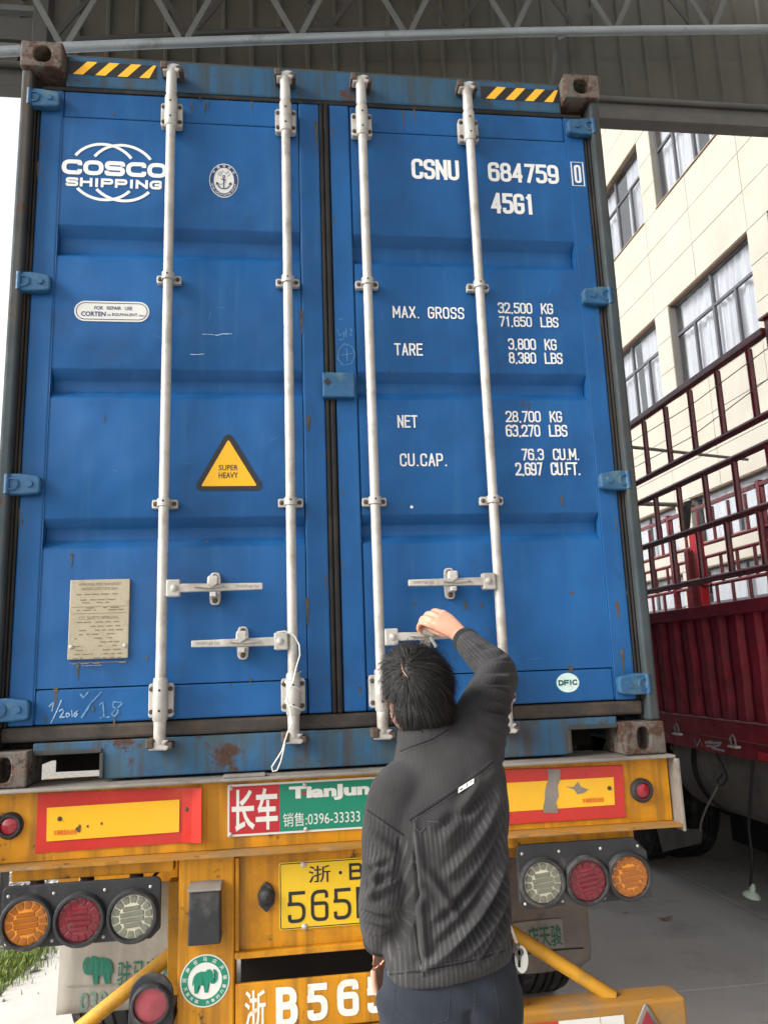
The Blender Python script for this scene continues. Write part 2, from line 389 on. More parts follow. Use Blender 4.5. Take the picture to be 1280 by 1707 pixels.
# ---- lettering: flat print from the built-in font, fitted to a rectangle on a wall plane
_txt = {}
def glyphs(s, bold=0.0, spacing=1.0, word=1.0):
    key = (s, bold, spacing, word)
    if key not in _txt:
        c = bpy.data.curves.new('lettering', 'FONT'); c.body = s; c.offset = bold; c.space_character = spacing; c.space_word = word
        c.resolution_u = 3
        t = bpy.data.objects.new('lettering', c); COL.objects.link(t)
        dg = bpy.context.evaluated_depsgraph_get()
        me = bpy.data.meshes.new_from_object(t.evaluated_get(dg))
        v = np.array([q.co[:2] for q in me.vertices]); f = [tuple(p.vertices) for p in me.polygons]
        bpy.data.objects.remove(t); bpy.data.curves.remove(c); bpy.data.meshes.remove(me)
        lo, hi = v.min(0), v.max(0)
        _txt[key] = ((v - lo) / (hi - lo), f, (hi - lo)[0] / (hi - lo)[1])
    return _txt[key]
def letter(s, x0, x1, z0, z1, y, mat, parent, bold=.02, spacing=1.0, word=1.0, mb=None, name='lettering'):
    v, f, _ = glyphs(s, bold, spacing, word)
    b = mb or MB()
    b.add([(x0 + a * (x1 - x0), y, z0 + c * (z1 - z0)) for a, c in v], f)
    if mb is None: return flat(name, b, mat, parent)
def flat(name, mb, mat, parent):
    me = bpy.data.meshes.new(name); me.from_pydata(mb.v, [], mb.f); me.update()
    me.materials.append(M[mat]); o = bpy.data.objects.new(name, me); put(o, parent)
    o['kind'] = 'stuff' if name in ('lettering', 'print_marks') else ''
    if not o['kind']: del o['kind']
    return o
def pletter(s, tl, br, Y, mat, parent, **k):      # rectangle given by two photo pixels on the plane Y
    a = onY(*tl, Y); b = onY(*br, Y)
    return letter(s, a.x, b.x, b.z, a.z, Y, mat, parent, **k)
def ribbon(pts, w, y, mb, closed=False):          # flat stroke along (x,z) points
    n = len(pts); P = [Vector((p[0], p[1])) for p in pts]; v = []
    for i in range(n):
        a = P[(i - 1) % n] if closed else P[max(0, i - 1)]; b = P[(i + 1) % n] if closed else P[min(n - 1, i + 1)]
        t = (b - a); t = t.normalized() if t.length > 1e-9 else Vector((1, 0)); k = Vector((-t.y, t.x))
        ww = w[i] if isinstance(w, (list, tuple)) else w
        v += [(P[i].x + k.x * ww / 2, y, P[i].y + k.y * ww / 2), (P[i].x - k.x * ww / 2, y, P[i].y - k.y * ww / 2)]
    f = [(2 * i, 2 * i + 1, 2 * ((i + 1) % n) + 1, 2 * ((i + 1) % n)) for i in range(n if closed else n - 1)]
    mb.add(v, f)
def ring_text(chars, cx, cz, rx, rz, a0, a1, h, w, y, mb, bold=.02, inward=False):
    n = len(chars)
    for i, ch in enumerate(chars):
        if ch == ' ': continue
        a = R(a0 + (a1 - a0) * (i / max(1, n - 1)))
        c = Vector((cx + rx * math.cos(a), cz + rz * math.sin(a)))
        up = Vector((math.cos(a), math.sin(a)));  up = -up if inward else up
        rt = Vector((up.y, -up.x))
        v, f, asp = glyphs(ch, bold)
        ww = w * min(1.0, asp if ord(ch) < 256 else 1.0)
        mb.add([((c + rt * (p[0] - .5) * ww + up * (p[1] - .5) * h).x, y, (c + rt * (p[0] - .5) * ww + up * (p[1] - .5) * h).y) for p in v], f)
# elephant outline in unit box (x right, z up), trunk raised at the side of +x
ELE = [(.08, 0), (.22, 0), (.24, .28), (.32, .32), (.46, .30), (.48, 0), (.62, 0), (.63, .30), (.68, .42), (.76, .35), (.87, .35), (.96, .44), (1.0, .58), (1.0, .77), (.93, .92), (.83, .97), (.81, .87), (.87, .82), (.89, .70), (.87, .57), (.83, .54),
       (.82, .70), (.79, .85), (.70, .97), (.58, .96), (.50, .88), (.34, .90), (.16, .84), (.05, .70), (.0, .50), (.0, .34), (.03, .32), (.06, .44)]
def elephant(x0, x1, z0, z1, y, mb, flip=False):
    pts = [(1 - p[0], p[1]) if flip else p for p in ELE]
    if flip: pts = pts[::-1]
    bm = bmesh.new(); vs = [bm.verts.new((x0 + a * (x1 - x0), y, z0 + b * (z1 - z0))) for a, b in pts]
    fc = bm.faces.new(vs); bmesh.ops.triangulate(bm, faces=[fc]); bm.verts.index_update()
    mb.add([v.co[:] for v in bm.verts], [tuple(v.index for v in q.verts) for q in bm.faces]); bm.free()

# ---- constant-stroke stencil lettering (condensed gothic as on freight containers), drawn as rounded strokes
_SG = {'0': [['c', (0, 0, 1), (1, 0, 1), (1, 1, 1), (0, 1, 1)]], '1': [[(.62, 1), (.62, 0)], [(.12, .80), (.62, .97)]],
 '2': [[(0, .72), (0, 1, 1), (1, 1, 1), (1, .56, 1), (.04, .06)], [(-.1, 0), (1.1, 0)]], '3': [[(0, .76), (0, 1, 1), (1, 1, 1), (1, .53, 1), (.35, .53)], [(.35, .53), (1, .53, 1), (1, 0, 1), (0, 0, 1), (0, .24)]],
 '4': [[(.74, 0), (.74, 1)], [(.70, .98), (0, .27), (1.1, .27)]], '5': [[(1, 1), (.06, 1), (.06, .55)], [(-.02, .61), (1, .61, 1), (1, 0, 1), (0, 0, 1), (0, .24)]],
 '6': [[(1, .76), (1, 1, 1), (0, 1, 1), (0, 0, 1), (1, 0, 1), (1, .30)], [(1, .30), (1, .58, 1), (0, .58)]], '7': [[(-.1, 1), (1, 1), (.36, 0)]],
 '8': [['c', (.04, .53, 1), (.96, .53, 1), (.96, 1, 1), (.04, 1, 1)], ['c', (0, 0, 1), (1, 0, 1), (1, .53, 1), (0, .53, 1)]], '9': [[(0, .24), (0, 0, 1), (1, 0, 1), (1, 1, 1), (0, 1, 1), (0, .70)], [(0, .70), (0, .42, 1), (1, .42)]],
 'A': [[(0, 0), (.5, 1)], [(1, 0), (.5, 1)], [(.17, .30), (.83, .30)]], 'B': [[(0, 0), (0, 1)], [(0, 1), (.95, 1, 1), (.95, .53, 1), (0, .53)], [(.3, .53), (1, .53, 1), (1, 0, 1), (0, 0)]],
 'C': [[(1, .68), (1, 1, 1), (0, 1, 1), (0, 0, 1), (1, 0, 1), (1, .32)]], 'D': [[(0, 0), (0, 1)], [(0, 1), (1, 1, 1), (1, 0, 1), (0, 0)]], 'E': [[(0, 0), (0, 1)], [(0, 1), (1, 1)], [(0, 0), (1, 0)], [(0, .53), (.85, .53)]],
 'F': [[(0, 0), (0, 1)], [(0, 1), (1, 1)], [(0, .5), (.85, .5)]], 'G': [[(1, .70), (1, 1, 1), (0, 1, 1), (0, 0, 1), (1, 0, 1), (1, .48)], [(1.0, .46), (.52, .46)]], 'H': [[(0, 0), (0, 1)], [(1, 0), (1, 1)], [(0, .52), (1, .52)]],
 'I': [[(.5, 0), (.5, 1)]], 'K': [[(0, 0), (0, 1)], [(1, 1), (0, .38)], [(.32, .58), (1, 0)]], 'L': [[(0, 1), (0, 0)], [(0, 0), (1, 0)]], 'M': [[(0, 0), (0, 1)], [(1, 0), (1, 1)], [(0, 1), (.5, .25)], [(1, 1), (.5, .25)]],
 'N': [[(0, 0), (0, 1)], [(1, 0), (1, 1)], [(.02, .95), (.98, .05)]], 'P': [[(0, 0), (0, 1)], [(0, 1), (1, 1, 1), (1, .44, 1), (0, .44)]], 'R': [[(0, 0), (0, 1)], [(0, 1), (1, 1, 1), (1, .48, 1), (0, .48)], [(.5, .48), (1, 0)]],
 'S': [[(1, .72), (1, 1, 1), (0, 1, 1), (0, .53, 1), (1, .50, 1), (1, 0, 1), (0, 0, 1), (0, .28)]], 'T': [[(-.05, 1), (1.05, 1)], [(.5, 1), (.5, 0)]], 'U': [[(0, 1), (0, 0, 1), (1, 0, 1), (1, 1)]],
 'V': [[(0, 1), (.5, 0)], [(1, 1), (.5, 0)]], 'X': [[(0, 0), (1, 1)], [(0, 1), (1, 0)]], 'Y': [[(0, 1), (.5, .45)], [(1, 1), (.5, .45)], [(.5, .5), (.5, 0)]], '.': [[(.5, 0), (.5, .06)]], ',': [[(.62, .06), (.25, -.14)]], '-': [[(.05, .5), (.95, .5)]]}
_SG['O'] = _SG['0']
_SW = {'1': .8, 'I': .25, '.': .3, ',': .3, ' ': .9, 'M': 1.25, '-': .8}
def stext(s, x0, x1, z0, z1, y, mat, parent, sw=.15, gap=.30, rad=.5, mb=None, space=None, round_r=None):
    """fit string s into the rectangle; sw = stroke width / letter height"""
    h = z1 - z0; st = sw * h
    ws = [(_SW.get(c, 1.0) if c != ' ' else (space or .9)) for c in s]
    total = sum(ws) + gap * (len(s) - 1); u = (x1 - x0 - st) / (total)
    b = mb or MB(); x = x0 + st / 2
    for ch, w in zip(s, ws):
        gi = 0
        for path in _SG.get(ch, []):
            closed = path[0] == 'c'; pts = path[1:] if closed else path
            P = [Vector((x + p[0] * w * u, z0 + st / 2 + p[1] * (h - st))) for p in pts]; out = []
            n = len(P)
            for i in range(n):
                rnd = len(pts[i]) > 2
                if rnd and (closed or 0 < i < n - 1):
                    a, c, d = P[(i - 1) % n], P[i], P[(i + 1) % n]
                    la, ld = (a - c).length, (d - c).length
                    r = min(rad * w * u, la * .5, ld * .5)
                    if round_r: r = min(round_r * h, la * .5, ld * .5)
                    p0 = c + (a - c).normalized() * r; p1 = c + (d - c).normalized() * r
                    for k in range(6):
                        t = k / 5; out.append((1 - t) ** 2 * p0 + 2 * t * (1 - t) * c + t * t * p1)
                    # pull arc closer to a circle
                else: out.append(P[i])
            if not closed:
                for e0, e1, yy0 in ((0, 1, pts[0][1]), (-1, -2, pts[-1][1])):
                    d_ = out[e0] - out[e1]
                    if yy0 in (0, 1) and d_.length > 0 and abs(d_.y) / d_.length > .5: out[e0] = out[e0] + d_.normalized() * st / 2
                    elif d_.length > 0 and abs(d_.x) / d_.length > .9 and ch in 'EFLTG25': out[e0] = out[e0] + d_.normalized() * st / 2 * .9
            stroke(out, st, y - .0005 * gi, b, closed); gi += 1
        x += (w + gap) * u
    if mb is None: return flat('lettering', b, mat, parent)
def stroke(P, w, y, mb, closed):
    """mitred ribbon along P"""
    Q = [P[0]]
    for p in P[1:]:
        if (p - Q[-1]).length > 1e-5: Q.append(p)
    if closed and (Q[0] - Q[-1]).length < 1e-5: Q.pop()
    n = len(Q); v = []
    for i in range(n):
        t0 = (Q[i] - Q[i - 1]) if (closed or i > 0) else (Q[1] - Q[0]); t1 = (Q[(i + 1) % n] - Q[i]) if (closed or i < n - 1) else (Q[-1] - Q[-2])
        t0 = t0.normalized(); t1 = t1.normalized(); m = (t0 + t1)
        m = m.normalized() if m.length > 1e-4 else t0
        k = Vector((-m.y, m.x)); c = max(.45, k.dot(Vector((-t1.y, t1.x))))
        v += [(Q[i].x + k.x * w / 2 / c, y, Q[i].y + k.y * w / 2 / c), (Q[i].x - k.x * w / 2 / c, y, Q[i].y - k.y * w / 2 / c)]
    mb.add(v, [(2 * i, 2 * i + 1, 2 * ((i + 1) % n) + 1, 2 * ((i + 1) % n)) for i in range(n if closed else n - 1)])
def pstext(s, tl, br, Y, mat, parent, **k):
    a = onY(*tl, Y); b = onY(*br, Y)
    return stext(s, a.x, b.x, b.z, a.z, Y, mat, parent, **k)
# ================================================================== GROUND
def structure(o): o['kind'] = 'structure'; return o
g = MB().add([(-300, -300, -.014), (300, -300, -.014), (300, 300, -.014), (-300, 300, -.014)], [(0, 1, 2, 3)])
ground = structure(obj('ground', g, 'gravel'))
pav = structure(obj('pavement', MB().box(-1.68, 26, -17, 36, -.05, -.008), 'joint'))
xe = [-1.68, 2.70, 7.0, 11.3, 15.6]; ye = [-12.1, -7.7, -3.3, 1.1, 5.5, 9.9, 14.3, 18.7]
for i in range(len(xe) - 1):
    for j in range(len(ye) - 1):
        dz = random.uniform(-.002, .002)
        obj('slab', MB().box(xe[i] + .005, xe[i + 1] - .005, ye[j] + .005, ye[j + 1] - .005, -.02, dz), 'concrete', pav, bevel=.006)
# loose stones and grass along the slab edge on the open side
sv = MB()
for _ in range(2600):
    x = -1.70 - abs(random.gauss(0, .55)) + (.12 if random.random() < .12 else 0); y = random.uniform(1.0, 8.0); s = random.uniform(.008, .03)
    if y > 3.6 and random.random() < .5: x += random.uniform(0, .5)
    c = Vector((x, y, s * .2)); a = random.uniform(0, 6.28); k = []
    for dx, dy, dz in ((1, 0, 0), (0, 1, .1), (-1, 0, 0), (0, -1, .1), (0.1, .1, .8), (0, 0, -.5)):
        j = random.uniform(.7, 1.2)
        k.append(c + Vector(((dx * math.cos(a) - dy * math.sin(a)) * s * j, (dx * math.sin(a) + dy * math.cos(a)) * s * j * .8, dz * s)))
    sv.add(k, [(0, 1, 4), (1, 2, 4), (2, 3, 4), (3, 0, 4), (1, 0, 5), (2, 1, 5), (3, 2, 5), (0, 3, 5)])
o = obj('gravel', sv, 'stone'); o['kind'] = 'stuff'; tag(o, 'loose grey gravel beside the concrete slab edge', 'gravel')
gv = MB()
for _ in range(3600):
    if random.random() < .8: x, y = random.gauss(-1.76, .08), random.gauss(2.30, .22)
    else: x, y = random.uniform(-2.6, -1.7), random.uniform(1.2, 4)
    h = random.uniform(.02, .06); a = random.uniform(0, 6.28); w = random.uniform(.0015, .0035); b = random.uniform(.1, .6) * h
    ca, sa = math.cos(a), math.sin(a)
    p = Vector((x, y, -.005)); d = Vector((ca, sa, 0)); s = Vector((-sa, ca, 0)) * w
    q = p + d * b * .3 + Vector((0, 0, h * .6)); t = p + d * b + Vector((0, 0, h))
    gv.add([p - s, p + s, q + s * .8, q - s * .8, t], [(0, 1, 2, 3), (3, 2, 4)])
o = obj('grass', gv, 'grass'); o['kind'] = 'stuff'; tag(o, 'green grass tuft growing at the slab edge', 'grass')
for k, (px, py, s, lab) in enumerate([(1109, 1532, .05, 'curled dry leaf lying on the open concrete slab'), (1003, 1657, .02, 'tiny dark scrap on concrete beside the trailer bumper'), (1042, 1522, .025, 'flat brown scrap on concrete behind the tail lights')]):
    p = onZ(px, py, .004)
    m = MB(); n = 8; v = []
    for i in range(n):
        a = 2 * math.pi * i / n; v.append((p.x + s * math.cos(a), p.y + s * .45 * math.sin(a), .004 + .35 * s * abs(math.cos(a)) ** 2))
    v.append((p.x, p.y, .003)); m.add(v, [(i, (i + 1) % n, n) for i in range(n)])
    o = obj('dry_leaf' if k == 0 else 'litter_scrap', m, 'leafdry'); tag(o, lab, 'leaf' if k == 0 else 'litter')

gt = MB()
for _ in range(420):
    x, y = random.uniform(-1.5, 4.5), random.uniform(.2, 5.0); s = random.uniform(.002, .007)
    gt.add([(x - s, y, .002), (x + s * .6, y - s, .002), (x + s, y + s * .5, .002), (x, y + s * .1, .002 + s)], [(0, 1, 3), (1, 2, 3), (2, 0, 3)])
o = obj('grit', gt, 'stone'); o['kind'] = 'stuff'; tag(o, 'fine grit scattered over the concrete slabs', 'grit')
# ================================================================== CANOPY SHED (truck stands through its open side)
shed = thing('steel_canopy', 'dark steel canopy with lattice truss and ribbed fascia above the container', 'canopy', (-2.1, 3.0, 0))
FY = 3.30; FZ = onY(1000, 172, FY).z
ZB0 = onY(600, 183, FY).z
# ribbed fascia sheets, one metre wide each
def rib_sheet(x0, w, z0, z1, y, n=4):
    m = MB(); prof = []
    for k in range(n):
        a = x0 + w * k / n; s = w / n
        prof += [(a, y), (a + s * .80, y), (a + s * .85, y - .028), (a + s * .95, y - .028)]
    prof.append((x0 + w, y))
    v = [(x, yy, z0) for x, yy in prof] + [(x, yy, z1) for x, yy in prof]; q = len(prof)
    m.add(v, [(i, i + 1, q + i + 1, q + i) for i in range(q - 1)]); return m
src = obj('fascia_sheet', rib_sheet(-6.4, 1.0, FZ - .02, 9.45, FY), 'fascia', shed)
for k in range(1, 12): inst('fascia_sheet', src, (k * 1.0, 0, 0), shed)
obj('edge_beam', MB().box(-6.4, 5.6, FY - .06, FY + .12, ZB0 + .02, FZ + .0), 'beam', shed, bevel=.02)
obj('edge_channel', MB().box(-6.4, 5.6, FY - .09, FY - .062, ZB0 - .02, ZB0 + .09), 'beam', shed, bevel=.008)
obj('edge_trim', MB().tube([(-6.4, FY - .085, FZ - .02), (5.6, FY - .085, FZ - .02)], .028, 10), 'beam', shed, smooth=True)
# roof sheet, out of view; its reach is shaped to shade the doors
rm = MB(); xs = np.arange(-7.2, 2.61, .2); v = []
for x in xs:
    for y in (-6.4, FY):
        v.append((x, y, 9.42 + .03 * (int(round((x + 7.2) / .2)) % 2)))
rm.add(v, [(2 * i, 2 * i + 1, 2 * i + 3, 2 * i + 2) for i in range(len(xs) - 1)])
obj('unseen_roof_sheet', rm, 'fascia', shed)
for y in (-6.2, -4.2, -2.4, -.8, .8): obj('purlin', MB().box(-7.2, 2.6, y - .05, y + .05, 9.22, 9.40), 'truss_dark', shed)
# front truss: curved pipe chord, flat diagonals
TY = 2.35
cp = [onY(*q, TY) for q in [(-190, 97), (40, 84), (110, 79), (250, 73), (420, 67), (640, 60), (860, 54), (1060, 51), (1280, 49), (1560, 50)]]
obj('chord', MB().tube(cp, [.036] * len(cp), 12), 'chord', shed, smooth=True)
tp = [p + Vector((0, 0, .86)) for p in cp]
obj('chord', MB().tube(tp, .04, 10), 'truss_dark', shed, smooth=True)
def chord_at(x, pts):
    for a, b in zip(pts[:-1], pts[1:]):
        if a.x <= x <= b.x: return a.lerp(b, (x - a.x) / (b.x - a.x))
    return pts[0] if x < pts[0].x else pts[-1]
x = cp[0].x + .35
pitch = .86
while x < cp[-1].x - .3:
    bpt = chord_at(x, cp)
    for s in (-1, 1):
        t = chord_at(x + s * pitch / 2 * .98, tp)
        obj('diagonal', MB().bar(bpt + Vector((s * .02, 0, .02)), t, .042, .012, (0, 1, 0)), 'truss', shed)
    x += pitch
# second, fainter truss behind it
T2 = 3.0
c2 = [onY(*q, T2) for q in [(-190, 84), (420, 52), (1560, 46)]]
obj('chord', MB().tube(c2, .028, 8), 'truss_dark', shed, smooth=True)
x = c2[0].x + .1
while x < c2[-1].x - .3:
    bpt = chord_at(x, c2)
    for s in (-1, 1):
        obj('diagonal', MB().bar(bpt + Vector((s * .02, 0, .02)), bpt + Vector((s * .5, 0, .75)), .045, .012, (0, 1, 0)), 'truss_dark', shed)
    x += 1.15
# hanger from chord to fascia beam, columns
a = onY(934, 58, TY); b = onY(924, 140, TY)
obj('hanger', MB().bar(a, onY(921, 172, FY - .07), .075, .06, (0, 1, 0)), 'truss', shed, bevel=.004)
a = onY(70, 60, 2.6)
obj('column', MB().box(a.x - .055, a.x + .055, 2.55, 2.70, 0, 9.3), 'truss_dark', shed, bevel=.004)
obj('column', MB().box(5.35, 5.5, 3.0, 3.2, 0, 9.3), 'truss_dark', shed, bevel=.004)
for px, py, h, mt in ((20, 15, .05, 'truss'), (20, 80, .06, 'truss'), (20, 50, .20, 'truss_dark')):
    p = onY(px, py, 2.62)
    obj('strut', MB().box(-6.2, a.x - .06, 2.60, 2.66, p.z - h / 2, p.z + h / 2), mt, shed, bevel=.004)

# ================================================================== CREAM BUILDING
BX = 7.0
bld = thing('cream_building', 'cream tiled building with curtained windows behind the maroon truck', 'building', (BX, 9, 0))
BY0, BY1, BZ1 = -6.0, 24.0, 14.6
bays = [10.52 + 3.11 * k for k in range(-5, 5)]          # near edge of each window bay
WIN = [(11.86, 10.04), (8.03, 6.22), (4.33, 3.46), (3.05, 1.25)]   # lintel, sill
def in_window(y0, y1, z0, z1):
    for t, s in WIN:
        if z0 < t - .02 and z1 > s + .02:
            for b in bays:
                if y0 < b + 2.58 - .02 and y1 > b + .02: return True
    return False
# core wall behind tiles, with openings left between strips
zs = sorted(set([0, BZ1] + [z for w in WIN for z in w]))
for a, b in zip(zs[:-1], zs[1:]):
    win = any(abs(a - s) < 1e-6 for t, s in WIN)
    if not win:
        obj('wall', MB().box(BX + .012, BX + .30, BY0, BY1, a, b), 'joint', bld)
    else:
        ys = [BY0] + [q for k in bays for q in (k, k + 2.58)] + [BY1]
        for i in range(0, len(ys), 2): obj('wall', MB().box(BX + .012, BX + .30, ys[i], ys[i + 1], a, b), 'joint', bld)
rows = [0, .62, 1.25, 1.85, 2.45, 3.05, 3.46, 3.9, 4.33, 4.96, 5.59, 6.22, 6.82, 7.43, 8.03, 8.70, 9.37, 10.04, 10.64, 11.25, 11.86, 12.5, 13.1, 13.75, 14.6]
gy = .0055
nt = 0
for r0, r1 in zip(rows[:-1], rows[1:]):
    cuts = set()
    for b in bays:
        inwin = any(r0 < t - .02 and r1 > s + .02 for t, s in WIN)
        if inwin: cuts |= {b, b + 2.58}
        else: cuts |= {b - .03, b + 1.525}
    cuts = sorted(c for c in cuts if BY0 < c < BY1); cuts = [BY0] + cuts + [BY1]
    for y0, y1 in zip(cuts[:-1], cuts[1:]):
        if in_window(y0, y1, r0, r1) or y1 < 1.0 or y0 > 20: continue
        e = random.uniform(0, .003)
        obj('tile', MB().box(BX - .004 - e, BX + .010, y0 + gy, y1 - gy, r0 + gy, r1 - gy), random.choice(('tile', 'tile', 'tile2')), bld)
        nt += 1
# windows
def curtain_mesh(y0, y1, z0, z1, x, sd):
    rr = random.Random(sd); n = 60; m = MB(); v = []
    ph = rr.uniform(0, 6)
    for i in range(n + 1):
        t = i / n; y = y0 + (y1 - y0) * t
        d = .035 * math.sin(t * 42 + ph + 1.5 * math.sin(t * 9)) + .015 * math.sin(t * 95)
        v += [(x + d * 1.2, y, z0), (x + d * .5, y + .01 * math.sin(t * 30), z1)]
    m.add(v, [(2 * i, 2 * i + 1, 2 * i + 3, 2 * i + 2) for i in range(n)]); return m
for wi, (t, s) in enumerate(WIN):
    for b in bays:
        if b < 1.0 or b > 17: continue
        y0, y1 = b, b + 2.58
        w = obj('window', MB().ringplate([(0, 0)] * 4, [(0, 0)] * 4, 0, 0) if False else MB(), None, bld) if False else None
        fr = MB(); fx0, fx1 = BX + .11, BX + .16; e = .05
        fr.box(fx0, fx1, y0, y1, t - e, t); fr.box(fx0, fx1, y0, y1, s, s + e)
        fr.box(fx0, fx1, y0, y0 + e, s + e, t - e); fr.box(fx0, fx1, y1 - e, y1, s + e, t - e)
        w = obj('window', fr, 'wframe', bld)
        tz = t - (t - s) * .34; ym = (y0 + y1) / 2
        tall = (t - s) > 1.2
        if tall: obj('transom', MB().box(fx0 - .008, fx1 - .008, y0 + e, y1 - e, tz - .025, tz + .025), 'wframe', w)
        obj('mullion', MB().box(fx0 - .014, fx1 - .012, ym - .03, ym + .03, s + e, t - e), 'wframe', w)
        if tall:
            for q in (.25, .75): obj('mullion', MB().box(fx0 - .011, fx1 - .011, y0 + 2.58 * q - .025, y0 + 2.58 * q + .025, s + e, tz - .025), 'wframe', w)
        zz = ((s + e, tz), (tz, t - e)) if tall else ((s + e, t - e),)
        for za, zb in zz:
            for ya, yb in ((y0 + e, ym), (ym, y1 - e)):
                obj('pane', MB().box(fx0 + .012, fx0 + .017, ya, yb, za, zb), 'glass', w)
        # reveals, sill
        obj('lintel', MB().box(BX + .012, fx0, y0 + .003, y1 - .003, t - .012, t + .0), 'reveal', w)
        obj('sill', MB().box(BX - .03, fx0, y0 + .003, y1 - .003, s - .0, s + .02), 'reveal', w)
        cx = BX + .215
        if wi < 2:
            gap = random.uniform(0, .5) if wi == 0 and b > 6 and b < 8 else 0
            h1 = random.choice((.5, .5, .42, .36)); h2 = random.choice((.5, .5, .45))
            obj('curtain', curtain_mesh(y0, y0 + 2.58 * h1, s, t, cx, int(b * 100) + wi), 'curtain', w)
            obj('curtain', curtain_mesh(y1 - 2.58 * h2, y1, s, t, cx + .03, int(b * 100) + wi + 50), 'curtain', w)
        elif wi == 2: obj('curtain', curtain_mesh(y0, y1, s, t, cx, int(b * 100) + wi), 'curtain', w)
        else: obj('curtain', curtain_mesh(y0, y1, s, t, cx, int(b * 100) + wi), 'curtain', w)
obj('interior', MB().box(BX + .55, BX + .6, BY0, BY1, 0, BZ1), 'room', bld)
obj('roof_slab', MB().box(BX - .15, BX + 9, BY0 - .2, BY1 + .2, BZ1, BZ1 + .5), 'tile', bld)
obj('end_wall', MB().box(BX + .301, BX + 9, BY0, BY0 + .3, 0, BZ1), 'tile', bld)
obj('end_wall', MB().box(BX + .301, BX + 9, BY1 - .3, BY1, 0, BZ1), 'tile', bld)
# ================================================================== SHIPPING CONTAINER
ZC = 1.25; CH = 2.896; CL = 12.19; DY = .060
cont = thing('shipping_container', 'weathered blue steel shipping container with closed doors on yellow trailer', 'container', (0, 0, ZC))
# shell
def corr_wall(x, s):
    m = MB(); pr = []; y = .25
    while y < CL - .25:
        pr += [(x, y), (x, y + .10), (x - s * .034, y + .14), (x - s * .034, y + .24)]; y += .28
    q = len(pr); m.add([(a, b, ZC + .16) for a, b in pr] + [(a, b, ZC + CH - .08) for a, b in pr], [(i, i + 1, q + i + 1, q + i) for i in range(q - 1)]); return m
for s in (-1, 1):
    obj('side_wall', corr_wall(s * 1.205, s), 'door', cont)
    obj('bottom_rail', MB().box(s * 1.18 - .03, s * 1.18 + .03, .19, CL - .19, ZC + .02, ZC + .17), 'sill', cont, bevel=.006)
    obj('top_rail', MB().box(s * 1.185 - .03, s * 1.185 + .03, .19, CL - .19, ZC + CH - .085, ZC + CH - .02), 'header', cont, bevel=.006)
obj('roof_panel', MB().box(-1.16, 1.16, .12, CL - .1, ZC + CH - .05, ZC + CH - .03), 'header', cont)
obj('floor', MB().box(-1.15, 1.15, .13, CL - .1, ZC + .13, ZC + .16), 'dark', cont)
obj('front_wall', MB().box(-1.15, 1.15, CL - .06, CL - .02, ZC + .17, ZC + CH - .06), 'door', cont)
for k in range(13):
    y = .55 + k * .92
    obj('cross_member', MB().box(-1.14, 1.14, y, y + .05, ZC + .03, ZC + .128), 'dark', cont)
# corner castings: hollow cast blocks with an oval hole in the end face
def casting(s, top, front=True):
    x0, x1 = (s * 1.219, s * 1.057); x0, x1 = min(x0, x1), max(x0, x1)
    z0 = ZC + CH - .118 if top else ZC; z1 = z0 + .118
    y0, y1 = (0, .178) if front else (CL - .178, CL)
    cx, cz = (x0 + x1) / 2 - s * .004, (z0 + z1) / 2
    n = 24; inner = oval(cx, cz, .034 if top else .025, .036 if top else .041, n, 2.6, math.pi / n)
    outer = []
    for a, b in inner:
        dx, dz = a - cx, b - cz
        k = min(((x1 - cx) if dx > 0 else (x0 - cx)) / dx if abs(dx) > 1e-9 else 9e9, ((z1 - cz) if dz > 0 else (z0 - cz)) / dz if abs(dz) > 1e-9 else 9e9)
        outer.append((cx + dx * k, cz + dz * k))
    for tx, tz in ((x0, z0), (x1, z0), (x1, z1), (x0, z1)):
        i = min(range(n), key=lambda j: (outer[j][0] - tx) ** 2 + (outer[j][1] - tz) ** 2); outer[i] = (tx, tz)
    if front: m = MB().ringplate(outer, inner, y0, y1, depth=.09)
    else: m = MB().box(x0, x1, y0, y1, z0, z1)
    obj('corner_casting', m, 'casting', cont, bevel=.007, seg=3, ang=50)
for s in (-1, 1):
    for top in (0, 1):
        casting(s, top); casting(s, top, False)
    # corner post with outer roll and inner return
    xo, xi = s * 1.216, s * 1.172
    obj('corner_post', MB().box(min(xo, xi), max(xo, xi), .018, .19, ZC + .118, ZC + CH - .118), 'post', cont, bevel=.012, seg=3)
    obj('corner_post', MB().box(s * 1.195 - .02, s * 1.195 + .02, CL - .15, CL - .01, ZC + .118, ZC + CH - .118), 'post', cont)
# header and sill
hm = MB()
hm.hexa([(-1.057, DY, 3.992), (1.057, DY, 3.992), (1.057, .15, 3.992), (-1.057, .15, 3.992)], [(-1.057, DY, 4.134), (1.057, DY, 4.134), (1.057, .15, 4.134), (-1.057, .15, 4.134)])
obj('door_header', hm, 'header', cont, bevel=.008)
obj('header_lip', MB().box(-1.057, 1.057, DY + .012, .14, 4.136, 4.150), 'post', cont, bevel=.003)
sp = [(-1.057, 1.388), (-1.057, 1.352), (-.835, 1.352), (-.828, 1.345), (-.82, 1.262), (-.80, 1.258), (.85, 1.258), (.862, 1.262), (.868, 1.345), (.875, 1.352), (1.057, 1.352), (1.057, 1.388)]
obj('door_sill', MB().prism(sp, DY - .005, .16), 'sill', cont, bevel=.004)
for s, xa, xb in ((-1, -1.055, -.825), (1, .865, 1.055)):
    obj('pocket_frame', MB().box(xa, xb, DY - .012, DY + .03, 1.347, 1.362), 'post', cont, bevel=.003)
    xk = xb if s < 0 else xa
    obj('pocket_frame', MB().box(xk - .007, xk + .007, DY - .014, DY + .03, 1.262, 1.346), 'post', cont, bevel=.003)
obj('pocket_back', MB().box(-1.05, 1.05, .32, .34, 1.26, 1.36), 'dark', cont)
